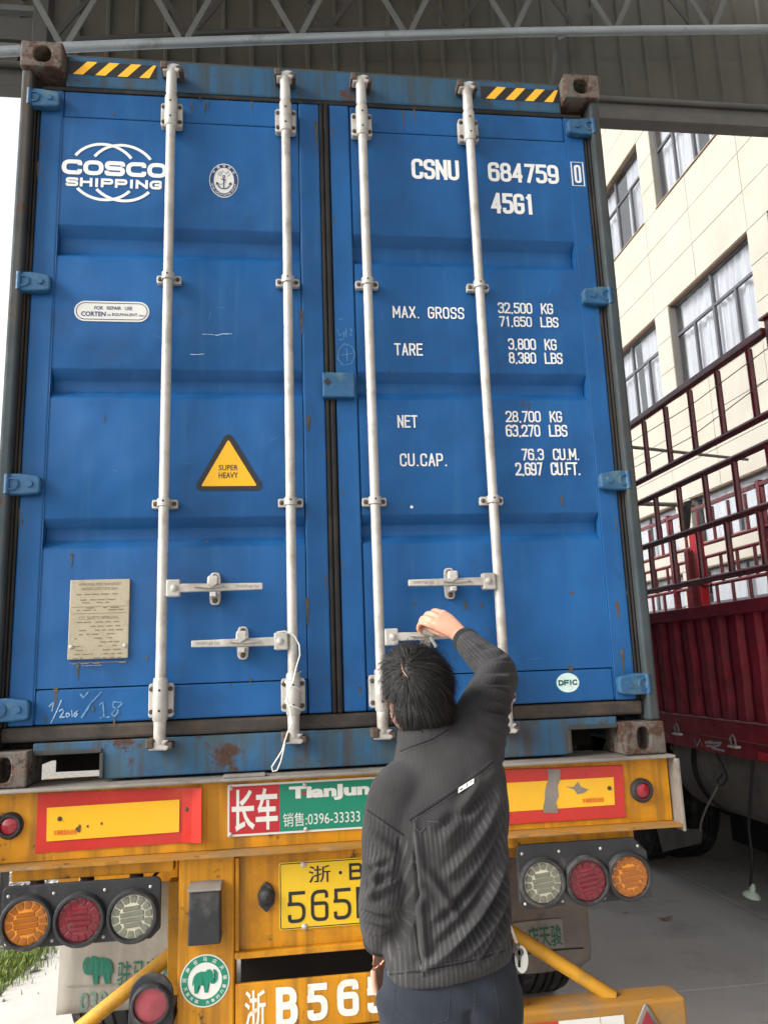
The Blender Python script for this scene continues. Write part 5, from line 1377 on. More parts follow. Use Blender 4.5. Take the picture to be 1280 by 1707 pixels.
# cable with a pale plug hanging from the bed
pc = [onX(*q, TX + .0) for q in [(1254, 1268), (1252, 1300), (1249, 1345), (1247, 1380), (1251, 1410), (1253, 1440), (1250, 1478)]]
cb = thing('hanging_cable', 'black cable with pale round plug hanging under the truck bed', 'cable', tuple(pc[0]))
obj('cable', MB().tube(pc, .009, 8), 'wire_black', cb, smooth=True)
obj('plug', MB().lathe([(.010, .07), (.016, .045), (.014, .03), (.040, .015), (.048, -.003), (.030, -.012)], pc[-1] - Vector((0, 0, .05)), (.15, -.2, 1), 20), 'plug', cb, smooth=True)
# ================================================================== PERSON
def fabric(name, base, stripe=None, rough=.9, fuzz=.04):
    m = bpy.data.materials.new(name); m.use_nodes = True
    n, l = m.node_tree.nodes, m.node_tree.links; b = n['Principled BSDF']
    b.inputs['Roughness'].default_value = rough; b.inputs['Sheen Weight'].default_value = fuzz; b.inputs['Sheen Roughness'].default_value = .6
    b.inputs['Specular IOR Level'].default_value = .06
    tc = n.new('ShaderNodeTexCoord')
    nz = n.new('ShaderNodeTexNoise'); nz.inputs['Scale'].default_value = 7; nz.inputs['Detail'].default_value = 6; l.new(tc.outputs['Object'], nz.inputs['Vector'])
    mr = n.new('ShaderNodeMapRange'); mr.inputs['From Min'].default_value = .3; mr.inputs['From Max'].default_value = .7; mr.inputs['To Min'].default_value = .78; mr.inputs['To Max'].default_value = 1.25
    l.new(nz.outputs['Fac'], mr.inputs['Value'])
    mul = n.new('ShaderNodeMix'); mul.data_type = 'RGBA'; mul.blend_type = 'MULTIPLY'; mul.inputs['Factor'].default_value = 1
    cr = n.new('ShaderNodeCombineColor')
    for k in range(3): l.new(mr.outputs[0], cr.inputs[k])
    l.new(cr.outputs[0], mul.inputs[7])
    if stripe is not None:
        at = n.new('ShaderNodeAttribute'); at.attribute_name = 'stripe'
        sx = n.new('ShaderNodeSeparateXYZ'); l.new(at.outputs['Vector'], sx.inputs[0])
        k = n.new('ShaderNodeMath'); k.operation = 'MULTIPLY'; k.inputs[1].default_value = 2 * math.pi / .0115; l.new(sx.outputs['X'], k.inputs[0])
        s = n.new('ShaderNodeMath'); s.operation = 'SINE'; l.new(k.outputs[0], s.inputs[0])
        r = n.new('ShaderNodeMapRange'); r.inputs['From Min'].default_value = .35; r.inputs['From Max'].default_value = 1.0; r.inputs['To Max'].default_value = .85; l.new(s.outputs[0], r.inputs['Value'])
        nb = n.new('ShaderNodeTexNoise'); nb.inputs['Scale'].default_value = 14; nb.inputs['Detail'].default_value = 4; l.new(tc.outputs['Object'], nb.inputs['Vector'])
        rb = n.new('ShaderNodeMapRange'); rb.inputs['From Min'].default_value = .22; rb.inputs['From Max'].default_value = .62; l.new(nb.outputs['Fac'], rb.inputs['Value'])
        q = n.new('ShaderNodeMath'); q.operation = 'MULTIPLY'; l.new(r.outputs[0], q.inputs[0]); l.new(rb.outputs[0], q.inputs[1])
        q2 = n.new('ShaderNodeMath'); q2.operation = 'MULTIPLY'; l.new(q.outputs[0], q2.inputs[0]); l.new(sx.outputs['Y'], q2.inputs[1])
        mx = n.new('ShaderNodeMix'); mx.data_type = 'RGBA'; mx.inputs[6].default_value = c4(base); mx.inputs[7].default_value = c4(stripe); l.new(q2.outputs[0], mx.inputs['Factor'])
        l.new(mx.outputs[2], mul.inputs[6])
    else: mul.inputs[6].default_value = c4(base)
    l.new(mul.outputs[2], b.inputs['Base Color'])
    w = n.new('ShaderNodeTexNoise'); w.inputs['Scale'].default_value = 420; l.new(tc.outputs['Object'], w.inputs['Vector'])
    w2 = n.new('ShaderNodeTexNoise'); w2.inputs['Scale'].default_value = 30; w2.inputs['Detail'].default_value = 3; l.new(tc.outputs['Object'], w2.inputs['Vector'])
    ad = n.new('ShaderNodeMath'); ad.operation = 'MULTIPLY_ADD'; ad.inputs[1].default_value = .35; l.new(w.outputs['Fac'], ad.inputs[0]); l.new(w2.outputs['Fac'], ad.inputs[2])
    bp = n.new('ShaderNodeBump'); bp.inputs['Strength'].default_value = .35; bp.inputs['Distance'].default_value = .004
    l.new(ad.outputs[0], bp.inputs['Height']); l.new(bp.outputs['Normal'], b.inputs['Normal'])
    return m
M['jacket'] = fabric('jacket_cloth', (0.033, 0.032, 0.033), (0.070, 0.069, 0.071), 1.0)
M['jacket_seam'] = fabric('jacket_seam', (0.017, 0.017, 0.0185))
M['stitch'] = fabric('stitch', (0.07, 0.07, 0.074))
M['jeans'] = fabric('jeans_cloth', (0.021, 0.025, 0.033))
M['jeans_stitch'] = fabric('jeans_stitch', (0.05, 0.055, 0.065))
M['skin'] = paint('skin', (0.50, 0.27, 0.185), .5, var=.1, vscale=25, grime=(.45, .2, .14), gamt=.3, gscale=30, bump=.1, bscale=150)
sk = M['skin'].node_tree.nodes['Principled BSDF']; sk.inputs['Subsurface Weight'].default_value = .15; sk.inputs['Subsurface Radius'].default_value = (.012, .005, .003)
M['hair'] = paint('hair_black', (0.010, 0.0085, 0.008), .6, var=.5, vscale=40, bump=0, spec=.25)
M['shoe'] = paint('shoe_black', (0.02, 0.02, 0.02), .5)
M['key'] = paint('key_metal', (0.10, 0.095, 0.09), .35, metal=.8)

def loft(nodes, n=28, p=2.0, cap=True):     # nodes: (centre, u, v) ring = c + u cos + v sin
    V = []; F = []
    for c, u, w in nodes:
        c, u, w = Vector(c), Vector(u), Vector(w)
        for k in range(n):
            a = 2 * math.pi * k / n; ca, sa = math.cos(a), math.sin(a)
            V.append(c + u * math.copysign(abs(ca) ** (2 / p), ca) + w * math.copysign(abs(sa) ** (2 / p), sa))
    m = len(nodes)
    for i in range(m - 1):
        for k in range(n): F.append((i * n + k, i * n + (k + 1) % n, (i + 1) * n + (k + 1) % n, (i + 1) * n + k))
    if cap:
        V.append(Vector(nodes[0][0])); V.append(Vector(nodes[-1][0])); b, t = m * n, m * n + 1
        for k in range(n):
            F.append((b, (k + 1) % n, k)); F.append((t, (m - 1) * n + k, (m - 1) * n + (k + 1) % n))
    return V, F
def limb(pts, rs, n=20):
    mb = MB(); q = []; rr = []
    # smooth the polyline (Catmull-Rom) so joints bend softly
    P = [Vector(p) for p in pts]
    for i in range(len(P) - 1):
        a, b, c, d = P[max(0, i - 1)], P[i], P[i + 1], P[min(len(P) - 1, i + 2)]
        for k in range(4):
            t = k / 4
            q.append(.5 * ((2 * b) + (c - a) * t + (2 * a - 5 * b + 4 * c - d) * t * t + (3 * b - a - 3 * c + d) * t ** 3)); rr.append(rs[i] + (rs[i + 1] - rs[i]) * t)
    q.append(P[-1]); rr.append(rs[-1])
    mb.tube(q, rr, n); return mb.v, mb.f
def ellipsoid(c, rx, ry, rz, rot=None, n=24):
    mb = MB(); pr = [(math.sin(math.pi * i / 14), -math.cos(math.pi * i / 14)) for i in range(15)]
    mb.lathe(pr, (0, 0, 0), (0, 0, 1), n)
    Rm = rot if rot is not None else Matrix.Identity(3)
    return [Vector(c) + Rm @ Vector((p[0] * rx, p[1] * ry, p[2] * rz)) for p in mb.v], mb.f
def fuse(name, parts, voxel, smooth=6, fac=.5):
    mb = MB()
    for V, F in parts: mb.add(V, F)
    me = mb.mesh(name); o = bpy.data.objects.new(name, me); COL.objects.link(o)
    r = o.modifiers.new('r', 'REMESH'); r.mode = 'VOXEL'; r.voxel_size = voxel
    if smooth:
        s = o.modifiers.new('s', 'SMOOTH'); s.iterations = smooth; s.factor = fac
    dg = bpy.context.evaluated_depsgraph_get()
    out = bpy.data.meshes.new_from_object(o.evaluated_get(dg)); out.name = name
    bpy.data.objects.remove(o); bpy.data.meshes.remove(me)
    for p in out.polygons: p.use_smooth = True
    return out
def arr(me):
    a = np.empty(len(me.vertices) * 3); me.vertices.foreach_get('co', a); a = a.reshape(-1, 3)
    nn = np.empty(len(me.vertices) * 3); me.vertices.foreach_get('normal', nn); return a, nn.reshape(-1, 3)
def setco(me, a): me.vertices.foreach_set('co', a.ravel()); me.update()

person = thing('person', 'person in charcoal striped jacket and dark jeans reaching up to the door handle', 'person', (.21, -.75, 0))
# --- joints
LS, LE, LW = Vector((.098, -.765, 1.275)), Vector((.045, -.80, 1.03)), Vector((.050, -.675, .905))
RS, RE, RW = Vector((.315, -.70, 1.40)), Vector((.472, -.445, 1.575)), Vector((.424, -.175, 1.698))
HC = Vector((.168, -.715, 1.532))
hrot = Matrix.Rotation(R(22), 3, 'Z') @ Matrix.Rotation(R(14), 3, 'X') @ Matrix.Rotation(R(-5), 3, 'Y')   # face turned to the left, chin up
def H(x, y, z): return HC + hrot @ Vector((x, y, z))
# --- body (one continuous surface)
parts = []
parts.append(loft([((.215, -.745, .74), (.13, 0, 0), (0, .09, 0)), ((.215, -.745, .9), (.135, 0, .01), (0, .095, 0)), ((.215, -.745, 1.05), (.125, 0, .01), (0, .09, 0)), ((.21, -.74, 1.22), (.145, 0, .03), (0, .10, 0)), ((.20, -.735, 1.34), (.135, 0, .04), (0, .08, 0)), ((.185, -.73, 1.40), (.06, 0, .01), (0, .055, 0))]))
parts.append(limb([(.18, -.735, 1.38), (.170, -.735, 1.44), (.168, -.72, 1.50)], [.056, .054, .055]))
parts.append(ellipsoid(H(0, 0, .012), .074, .092, .098, hrot))
parts.append(ellipsoid(H(0, .035, -.055), .056, .062, .062, hrot))
parts.append(ellipsoid(H(0, .072, -.088), .026, .022, .020, hrot))      # chin
parts.append(ellipsoid(H(0, .102, -.022), .013, .018, .026, hrot))      # nose
parts.append(ellipsoid(H(0, .086, -.058), .024, .012, .010, hrot))      # lips
for s in (-1, 1):
    parts.append(ellipsoid(H(s * .076, -.008, -.016), .010, .020, .032, hrot))    # ears
    parts.append(ellipsoid(H(s * .031, .080, .004), .016, .012, .010, hrot))      # eye bulges
    parts.append(ellipsoid(H(s * .036, .066, -.03), .024, .022, .022, hrot))      # cheeks
parts.append(limb([LS, LS.lerp(LE, .5), LE, LE.lerp(LW, .55), LW], [.052, .046, .040, .036, .027]))
parts.append(limb([RS, RS.lerp(RE, .5), RE, RE.lerp(RW, .5), RW], [.054, .048, .040, .037, .027]))
for x in (.125, .305):
    parts.append(limb([(x, -.745, .80), (x, -.74, .46), (x, -.755, .10)], [.085, .055, .036]))
    parts.append(ellipsoid((x, -.69, .055), .036, .11, .035))
# right hand: back of the hand towards the camera, fingers curled over the catch
def finger(k, r, parts): parts.append(limb(k, r, 12))
palmR = [(RW, (.022, .004, .012), (.008, -.020, .010)), ((.402, -.165, 1.722), (.020, .004, .022), (.008, -.016, .008)), ((.372, -.150, 1.748), (.026, .006, .028), (.008, -.016, .008)), ((.345, -.138, 1.768), (.026, .006, .028), (.008, -.015, .008)), ((.338, -.132, 1.772), (.018, .004, .020), (.005, -.010, .005))]
parts.append(loft(palmR, 20, 2.4))
kn = [((.316, -.140, 1.744), .0098), ((.328, -.140, 1.762), .0102), ((.344, -.137, 1.778), .0098), ((.362, -.131, 1.789), .0090)]
for i, (k, r) in enumerate(kn):
    k = Vector(k); ln = (.95, 1.05, 1.0, .82)[i]; base = k + Vector((.035, -.006, -.022))
    d1 = Vector((-.026, .030, .010)) * ln; d2 = Vector((-.006, .026, -.020)) * ln; d3 = Vector((.012, .006, -.020)) * ln
    finger([base, k, k + d1, k + d1 + d2, k + d1 + d2 + d3], [r * .85, r * 1.04, r * .84, r * .86, r * .66], parts)
finger([(.398, -.158, 1.712), (.372, -.140, 1.712), (.345, -.112, 1.722), (.322, -.090, 1.734), (.308, -.080, 1.744)], [.014, .0135, .0115, .0105, .008], parts)
# left hand: relaxed, slightly curled
parts.append(loft([(LW, (.020, 0, 0), (0, .012, .014)), (LW + Vector((-.004, .010, -.035)), (.018, .018, 0), (.008, .012, .006)), (LW + Vector((-.006, .022, -.075)), (.022, .028, 0), (.009, .009, .004)), (LW + Vector((-.004, .030, -.092)), (.018, .026, 0), (.007, .007, .003))], 18, 2.3))
for i in range(4):
    b = LW + Vector((-.006 + .009 * (i - 1.5), .024 + .014 * (i - 1.5), -.088)); ln = (.9, 1.0, .95, .78)[i]
    finger([b + Vector((0, 0, .02)), b, b + Vector((.006, .004, -.034)) * ln, b + Vector((.018, .008, -.056)) * ln, b + Vector((.032, .010, -.066)) * ln], [.009, .0095, .0088, .008, .0065], parts)
b = LW + Vector((.004, .020, -.030))
finger([b, b + Vector((.012, .026, -.018)), b + Vector((.016, .036, -.042)), b + Vector((.014, .038, -.062))], [.012, .011, .0095, .0075], parts)
body = fuse('body', parts, .0036, 3, .4)
body_o = obj('body', body, 'skin', person)
for s in (-1, 1):
    obj('eye', MB().add(*ellipsoid(H(s * .031, .0865, .004), .010, .006, .006, hrot, 12)), 'label_white', person, smooth=True)
    obj('eyebrow', MB().add(*ellipsoid(H(s * .033, .088, .022), .018, .005, .004, hrot, 12)), 'hair', person, smooth=True)

# --- jacket
jp = []
def ring(cx, cy, cz, hw, hd, tz=0.0, yaw=0.0):
    return ((cx, cy, cz), (hw * math.cos(yaw), hw * math.sin(yaw), tz * hw), (-hd * math.sin(yaw), hd * math.cos(yaw), 0))
tor = [ring(.214, -.750, .862, .156, .122, .13), ring(.214, -.752, .885, .161, .128, .13), ring(.214, -.754, .94, .164, .134, .10), ring(.216, -.756, 1.02, .160, .134, .08), ring(.216, -.755, 1.12, .162, .132, .10), ring(.214, -.750, 1.21, .178, .128, .16),
       ring(.212, -.742, 1.285, .176, .118, .26), ring(.216, -.735, 1.342, .146, .102, .36), ring(.203, -.733, 1.390, .108, .086, .34), ring(.184, -.735, 1.425, .078, .076, .14), ring(.178, -.735, 1.446, .071, .071, .08)]
jp.append(loft(tor, 40, 2.35))
jp.append(limb([LS + Vector((.045, .01, .03)), LS, LS.lerp(LE, .35) + Vector((-.008, 0, 0)), LS.lerp(LE, .7), LE, LE.lerp(LW, .5), LW + Vector((-.003, -.012, .012))], [.074, .078, .072, .066, .062, .056, .043], 26))
jp.append(limb([RS + Vector((-.075, -.01, -.03)), RS, RS.lerp(RE, .3) + Vector((.004, 0, .004)), RS.lerp(RE, .65), RE + Vector((-.002, -.002, 0)), RE.lerp(RW, .4), RE.lerp(RW, .75), RE.lerp(RW, .90)], [.086, .090, .080, .070, .062, .055, .047, .043], 26))
jp.append(limb([RS + Vector((.005, .01, -.10)), RS + Vector((.03, .02, -.02)), RS.lerp(RE, .35)], [.060, .070, .066], 20))
jk = fuse('jacket', jp, .005, 18, .5)
A, N = arr(jk)
RWm = RE.lerp(RW, .90)
def segdist(A, a, b):
    a, b = np.array(a), np.array(b); d = b - a; t = np.clip(((A - a) @ d) / (d @ d), 0, 1); q = a + t[:, None] * d
    return np.linalg.norm(A - q, axis=1), t
# classify vertices to torso / sleeves, stripe coordinate
dl1, _ = segdist(A, LS, LE); dl2, _ = segdist(A, LE, LW); dR1, _ = segdist(A, RS, RE); dR2, _ = segdist(A, RE, RW)
torc = np.abs(A[:, 0] - .215)
left = (np.minimum(dl1, dl2) < .098) & ((A[:, 0] < .118 + .25 * np.clip(A[:, 2] - 1.2, 0, 1)) ) & (A[:, 2] < 1.345)
right = (np.minimum(dR1, dR2) < .115) & ((A - np.array(RS)) @ np.array((RE - RS).normalized()) > .03)
yoke = (~left) & (~right) & (A[:, 2] > 1.225 + .42 * (A[:, 0] - .17)) | (left & (A[:, 2] > 1.262 - .9 * (A[:, 0] - .02))) | (right & (dR2 > .20) & (((A - np.array(RS)) @ np.array((RE - RS).normalized())) < .10))
def ang_coord(A, a, b, ref, r):
    a, b = np.array(a), np.array(b); t = (b - a) / np.linalg.norm(b - a); u = np.array(ref) - t * (np.array(ref) @ t); u /= np.linalg.norm(u); w = np.cross(t, u)
    q = A - a; return np.arctan2(q @ w, q @ u) * r
st = (A[:, 0] - .215) + .04 * (A[:, 2] - .86)
s_l = np.where(dl1 < dl2, ang_coord(A, LS, LE, (0, 1, 0), .066), ang_coord(A, LE, LW, (0, 1, .5), .058))
s_r = np.where(dR1 < dR2, ang_coord(A, RS, RE, (0, 1, .3), .07), ang_coord(A, RE, RW, (.5, .5, -1), .052))
st = np.where(left, s_l, np.where(right, s_r, st))
vis = np.where(yoke, .12, 1.0); vis = np.where(right & (dR1 < dR2), .45, vis)
hem = (~left) & (~right) & (A[:, 2] < .900 + .13 * (A[:, 0] - .218))
# folds: (start, end, amplitude, width) as points on the back (x, z)
disp = np.zeros(len(A))
F3 = lambda px, py, Y=-.86: np.array(onY(px, py, Y))
def fold(p, q, amp, w, curve=0.0, mask=None, Y=-.86):
    global disp
    a, b = F3(*p, Y), F3(*q, Y); mid = (a + b) / 2
    d = b - a; perp = np.array([-d[2], 0, d[0]]); mid = mid + perp * curve
    best = np.full(len(A), 9.); tt = np.zeros(len(A)); prev = a
    n = 10
    B2 = A.copy(); B2[:, 1] = 0
    for i in range(1, n + 1):
        t = i / n; c = (1 - t) ** 2 * a + 2 * t * (1 - t) * mid + t * t * b
        p0, p1 = prev.copy(), c.copy(); p0[1] = p1[1] = 0
        dd, ti = segdist(B2, p0, p1); u = dd < best; best = np.where(u, dd, best); tt = np.where(u, (i - 1 + ti) / n, tt); prev = c
    env = np.sin(np.pi * np.clip(tt * .92 + .04, 0, 1)) ** .6
    w = w * .8
    g = 1.9 * amp * env * (np.exp(-(best / w) ** 2) - .45 * np.exp(-((best - 1.9 * w) / (1.1 * w)) ** 2))
    f = np.clip(-N[:, 1] * 1.6, 0, 1)
    if mask is not None: f = f * mask
    disp += g * f
body_m = (~left & ~right).astype(float); lm = left.astype(float); rmk = right.astype(float)
fold((850, 1420), (705, 1612), .015, .013, .10, body_m); fold((846, 1380), (720, 1540), -.011, .012, .08, body_m); fold((852, 1470), (768, 1588), .012, .011, .12, body_m)
fold((852, 1510), (800, 1600), -.009, .010, .10, body_m); fold((838, 1330), (742, 1455), .010, .013, .06, body_m); fold((840, 1300), (730, 1380), -.007, .014, .05, body_m)
fold((680, 1380), (690, 1490), -.014, .012, 0, body_m); fold((672, 1330), (676, 1400), -.010, .012, 0, body_m); fold((700, 1440), (760, 1530), .007, .012, .05, body_m)
fold((700, 1500), (707, 1610), .007, .010, 0, body_m); fold((740, 1400), (800, 1300), .006, .015, 0, body_m); fold((660, 1560), (700, 1480), -.006, .011, 0, body_m)
fold((640, 1620), (650, 1540), .005, .010, 0, body_m)
fold((610, 1500), (665, 1470), .008, .010, .1, lm); fold((602, 1525), (660, 1530), -.008, .009, -.1, lm); fold((615, 1390), (668, 1430), .006, .012, 0, lm); fold((604, 1555), (650, 1560), .008, .009, 0, lm); fold((630, 1440), (620, 1500), .006, .010, 0, lm)
fold((606, 1465), (650, 1440), -.006, .009, .1, lm)
for (p, q, am, w) in (((780, 1115), (845, 1110), .010, .010), ((783, 1135), (848, 1140), -.010, .009), ((776, 1152), (848, 1165), .010, .011), ((772, 1170), (846, 1195), -.010, .010), ((768, 1185), (840, 1222), .009, .012), ((772, 1090), (815, 1072), .007, .008), ((790, 1100), (838, 1090), -.007, .008), ((795, 1068), (806, 1085), .006, .007), ((765, 1210), (835, 1255), -.007, .013)):
    fold(p, q, am, w, .05, rmk + .4 * body_m, Y=-.55 if p[1] > 1125 else -.42)
disp += np.where(hem, .0035, 0.0)
from mathutils import noise as mnoise
def cloth_noise(a):
    out = np.empty(len(a))
    for i_, p_ in enumerate(a):
        q_ = Vector((p_[0] * 26 + p_[2] * 9, p_[1] * 22, p_[2] * 11 - p_[0] * 5)); r_ = 1 - abs(mnoise.noise(q_)) * 2
        out[i_] = r_ * r_ * (.5 + .5 * mnoise.noise(q_ * .35 + Vector((3, 1, 7))))
    return out
disp += .0026 * (cloth_noise(A) - .25) * np.where(yoke, .35, 1.0) * np.where(hem, .5, 1.0)
# seam grooves along yoke edges are modelled as cords below
A2 = A + N * disp[:, None]
setco(jk, A2)
at = jk.attributes.new('stripe', 'FLOAT_VECTOR', 'POINT')
buf = np.zeros((len(A), 3)); buf[:, 0] = st; buf[:, 1] = vis; at.data.foreach_set('vector', buf.ravel())
jacket = obj('jacket', jk, 'jacket', person)
# helper: drop a point on the jacket back
from mathutils.bvhtree import BVHTree
bvh = BVHTree.FromPolygons([tuple(v) for v in A2], [tuple(p.vertices) for p in jk.polygons])
def on_jacket(px, py, off=.001):
    d = ray(px, py).normalized(); h = bvh.ray_cast(CAM_LOC, d, 6)
    return (h[0] + h[1] * off) if h[0] is not None and h[0].y < -.2 else None
def seam(px_pts, w, mat, name, par, off=.0005):
    pts = []
    for i in range(len(px_pts) - 1):
        n = max(3, int(math.hypot(px_pts[i + 1][0] - px_pts[i][0], px_pts[i + 1][1] - px_pts[i][1]) / 6))
        for k in range(n):
            t = k / n; pts.append(on_jacket(px_pts[i][0] + (px_pts[i + 1][0] - px_pts[i][0]) * t, px_pts[i][1] + (px_pts[i + 1][1] - px_pts[i][1]) * t, off))
    pts.append(on_jacket(*px_pts[-1], off))
    pts = [p for p in pts if p is not None]
    # light smoothing
    for _ in range(2): pts = [pts[0]] + [(pts[i - 1] + pts[i] * 2 + pts[i + 1]) / 4 for i in range(1, len(pts) - 1)] + [pts[-1]]
    return obj(name, MB().tube(pts, w, 6), mat, par, smooth=True)
def stitches(px_pts, mat, par, step=5.5, w=.0009):
    mb = MB()
    for i in range(len(px_pts) - 1):
        L_ = math.hypot(px_pts[i + 1][0] - px_pts[i][0], px_pts[i + 1][1] - px_pts[i][1]); n = int(L_ / step)
        for k in range(n):
            t0, t1 = (k + .2) / n, (k + .75) / n
            q = [on_jacket(px_pts[i][0] + (px_pts[i + 1][0] - px_pts[i][0]) * t, px_pts[i][1] + (px_pts[i + 1][1] - px_pts[i][1]) * t, .0012) for t in (t0, t1)]
            if None not in q and .0005 < (q[0] - q[1]).length < .03: mb.tube(q, w, 4)
    if mb.v: obj('stitching', mb, mat, par)['kind'] = 'stuff'
yk = [(683, 1368), (722, 1342), (765, 1314), (800, 1288), (822, 1270)]
seam(yk, .0022, 'jacket_seam', 'yoke_seam', jacket); stitches([(x, y + 4) for x, y in yk], 'stitch', jacket); stitches([(x - 1, y - 4) for x, y in yk], 'stitch', jacket)
ys_ = [(602, 1343), (630, 1362), (655, 1380), (672, 1392)]
seam(ys_, .0022, 'jacket_seam', 'yoke_seam', jacket); stitches([(x - 1, y + 4) for x, y in ys_], 'stitch', jacket)
cs_ = [(668, 1252), (690, 1243), (720, 1232), (748, 1216)]
seam(cs_, .0022, 'jacket_seam', 'collar_seam', jacket); stitches([(x, y + 4) for x, y in cs_], 'stitch', jacket)
sh_ = [(662, 1395), (659, 1420), (655, 1450), (652, 1475)]
seam(sh_, .0016, 'jacket_seam', 'sleeve_seam', jacket)
hs_ = [(636, 1625), (665, 1624), (710, 1617), (760, 1608), (805, 1597), (838, 1586)]
seam(hs_, .0018, 'jacket_seam', 'hem_seam', jacket); stitches([(x, y - 4) for x, y in hs_], 'stitch', jacket)
bs_ = [(690, 1540), (694, 1570), (700, 1600), (707, 1628)]
seam(bs_, .0014, 'jacket_seam', 'back_seam', jacket)
cu_ = [(758, 1066), (766, 1058), (778, 1052), (792, 1050)]
# cuffs
for a, b, r in ((RE.lerp(RW, .80), RE.lerp(RW, .925), .0465), (LE.lerp(LW, .78) + Vector((-.003, -.010, .010)), LW + Vector((-.003, -.004, .004)), .045)):
    t = (b - a).normalized(); L_ = (b - a).length
    obj('cuff', MB().lathe([(r - .004, 0), (r, .003), (r - .001, L_ - .003), (r - .004, L_), (r - .008, L_ - .004), (r - .009, .004)], a, t, 26), 'jacket_seam', jacket, smooth=True)
# collar
cm_ = MB(); n = 36; v = []
for j, (dz, rr) in enumerate(((-.034, .074), (-.012, .077), (.014, .0715), (.016, .067), (-.006, .068))):
    for k in range(n):
        a = 2 * math.pi * k / n
        v.append(Vector((.181 + rr * math.cos(a), -.735 + rr * 1.0 * math.sin(a), 1.428 + dz + .012 * math.cos(a) - .012 * math.sin(a) * (-1))))
cm_.add(v, [(j * n + k, j * n + (k + 1) % n, (j + 1) * n + (k + 1) % n, (j + 1) * n + k) for j in range(4) for k in range(n)])
obj('collar', cm_, 'jacket_seam', jacket, smooth=True)
# white label sewn on the yoke seam
c0, c1 = on_jacket(763, 1318, .003), on_jacket(790, 1303, .003); up = (on_jacket(776, 1300, .003) - on_jacket(776, 1318, .003)).normalized() * .0065
nrm = (c1 - c0).cross(up).normalized() * .0008
lb = obj('jacket_label', MB().hexa([c0 - up - nrm, c1 - up - nrm, c1 + up - nrm, c0 + up - nrm], [c0 - up + nrm, c1 - up + nrm, c1 + up + nrm, c0 + up + nrm]), 'label_white', jacket)
mb = MB()
for t0, t1, h0, h1 in ((.10, .28, -.5, .1), (.52, .58, -.7, .7), (.72, .9, .2, .5)):
    P4 = [c0.lerp(c1, t) + up * h + nrm * 1.8 for t, h in ((t0, h0), (t1, h0), (t1, h1), (t0, h1))]
    P4b = [c0.lerp(c1, t) + up * h - nrm * 1.8 for t, h in ((t0, h0), (t1, h0), (t1, h1), (t0, h1))]
    mb.add(P4, [(0, 1, 2, 3)]); mb.add(P4b, [(3, 2, 1, 0)])
flat('print_marks', mb, 'black_print', lb)
# pale dust scuffs on the cloth
for pts in ([(688, 1366), (692, 1380), (700, 1388), (708, 1380)], [(712, 1369), (730, 1370), (738, 1376), (748, 1388)]):
    mb = MB(); q = [on_jacket(*p, .0012) for p in pts]
    mb.tube(q, .0012, 4); obj('dust_scuff', mb, 'stitch', jacket)

# --- trousers
tp_ = [loft([((.214, -.742, .66), (.165, 0, 0), (0, .105, 0)), ((.214, -.748, .74), (.178, 0, 0), (0, .122, 0)), ((.214, -.750, .82), (.174, 0, .008), (0, .122, 0)), ((.215, -.748, .90), (.155, 0, .01), (0, .108, 0)), ((.215, -.745, .95), (.140, 0, .01), (0, .10, 0))], 36, 2.4)]
for x in (.122, .306):
    tp_.append(limb([(x, -.745, .80), (x, -.745, .60), (x, -.742, .45), (x, -.755, .25), (x, -.760, .07)], [.094, .086, .072, .066, .064], 24))
tm = fuse('trousers', tp_, .008, 8, .5)
A, N = arr(tm)
disp = .003 * np.sin(A[:, 0] * 38 + A[:, 2] * 40) * np.sin(A[:, 2] * 24 + A[:, 0] * 17 + 1) + .0012 * np.sin(A[:, 2] * 60 + A[:, 0] * 80 + 3 * np.sin(A[:, 2] * 9))
disp -= .010 * np.exp(-((A[:, 0] - .235 - .02 * (.8 - A[:, 2])) / .008) ** 2) * (N[:, 1] < -.2) * (A[:, 2] < .80)
setco(tm, A + N * disp[:, None])
trou = obj('trousers', tm, 'jeans', person)
A2, _ = arr(tm); bvh = BVHTree.FromPolygons([tuple(v) for v in A2], [tuple(p.vertices) for p in tm.polygons])
for pk in ([(660, 1630), (657, 1690), (700, 1712), (746, 1700), (752, 1630)], [(818, 1610), (830, 1680), (829, 1698)]):
    stitches(pk, 'jeans_stitch', trou, 6, .0008)
stitches([(789, 1630), (791, 1670), (788, 1706)], 'jeans_stitch', trou, 7, .0007)
for x in (.122, .306):
    sh = loft([((x, -.800, .0), (.040, 0, 0), (0, .030, 0)), ((x, -.74, .0), (.044, 0, 0), (0, .06, 0))], 8)
    obj('shoe', fuse('shoe', [ellipsoid((x, -.72, .045), .047, .075, .045), ellipsoid((x, -.63, .035), .048, .085, .034), limb([(x, -.76, .05), (x, -.757, .11)], [.045, .045])], .008, 5), 'shoe', person)
obj('belt_loop_strip', MB().box(.36, .372, -.80, -.76, .868, .89), 'jeans', trou)

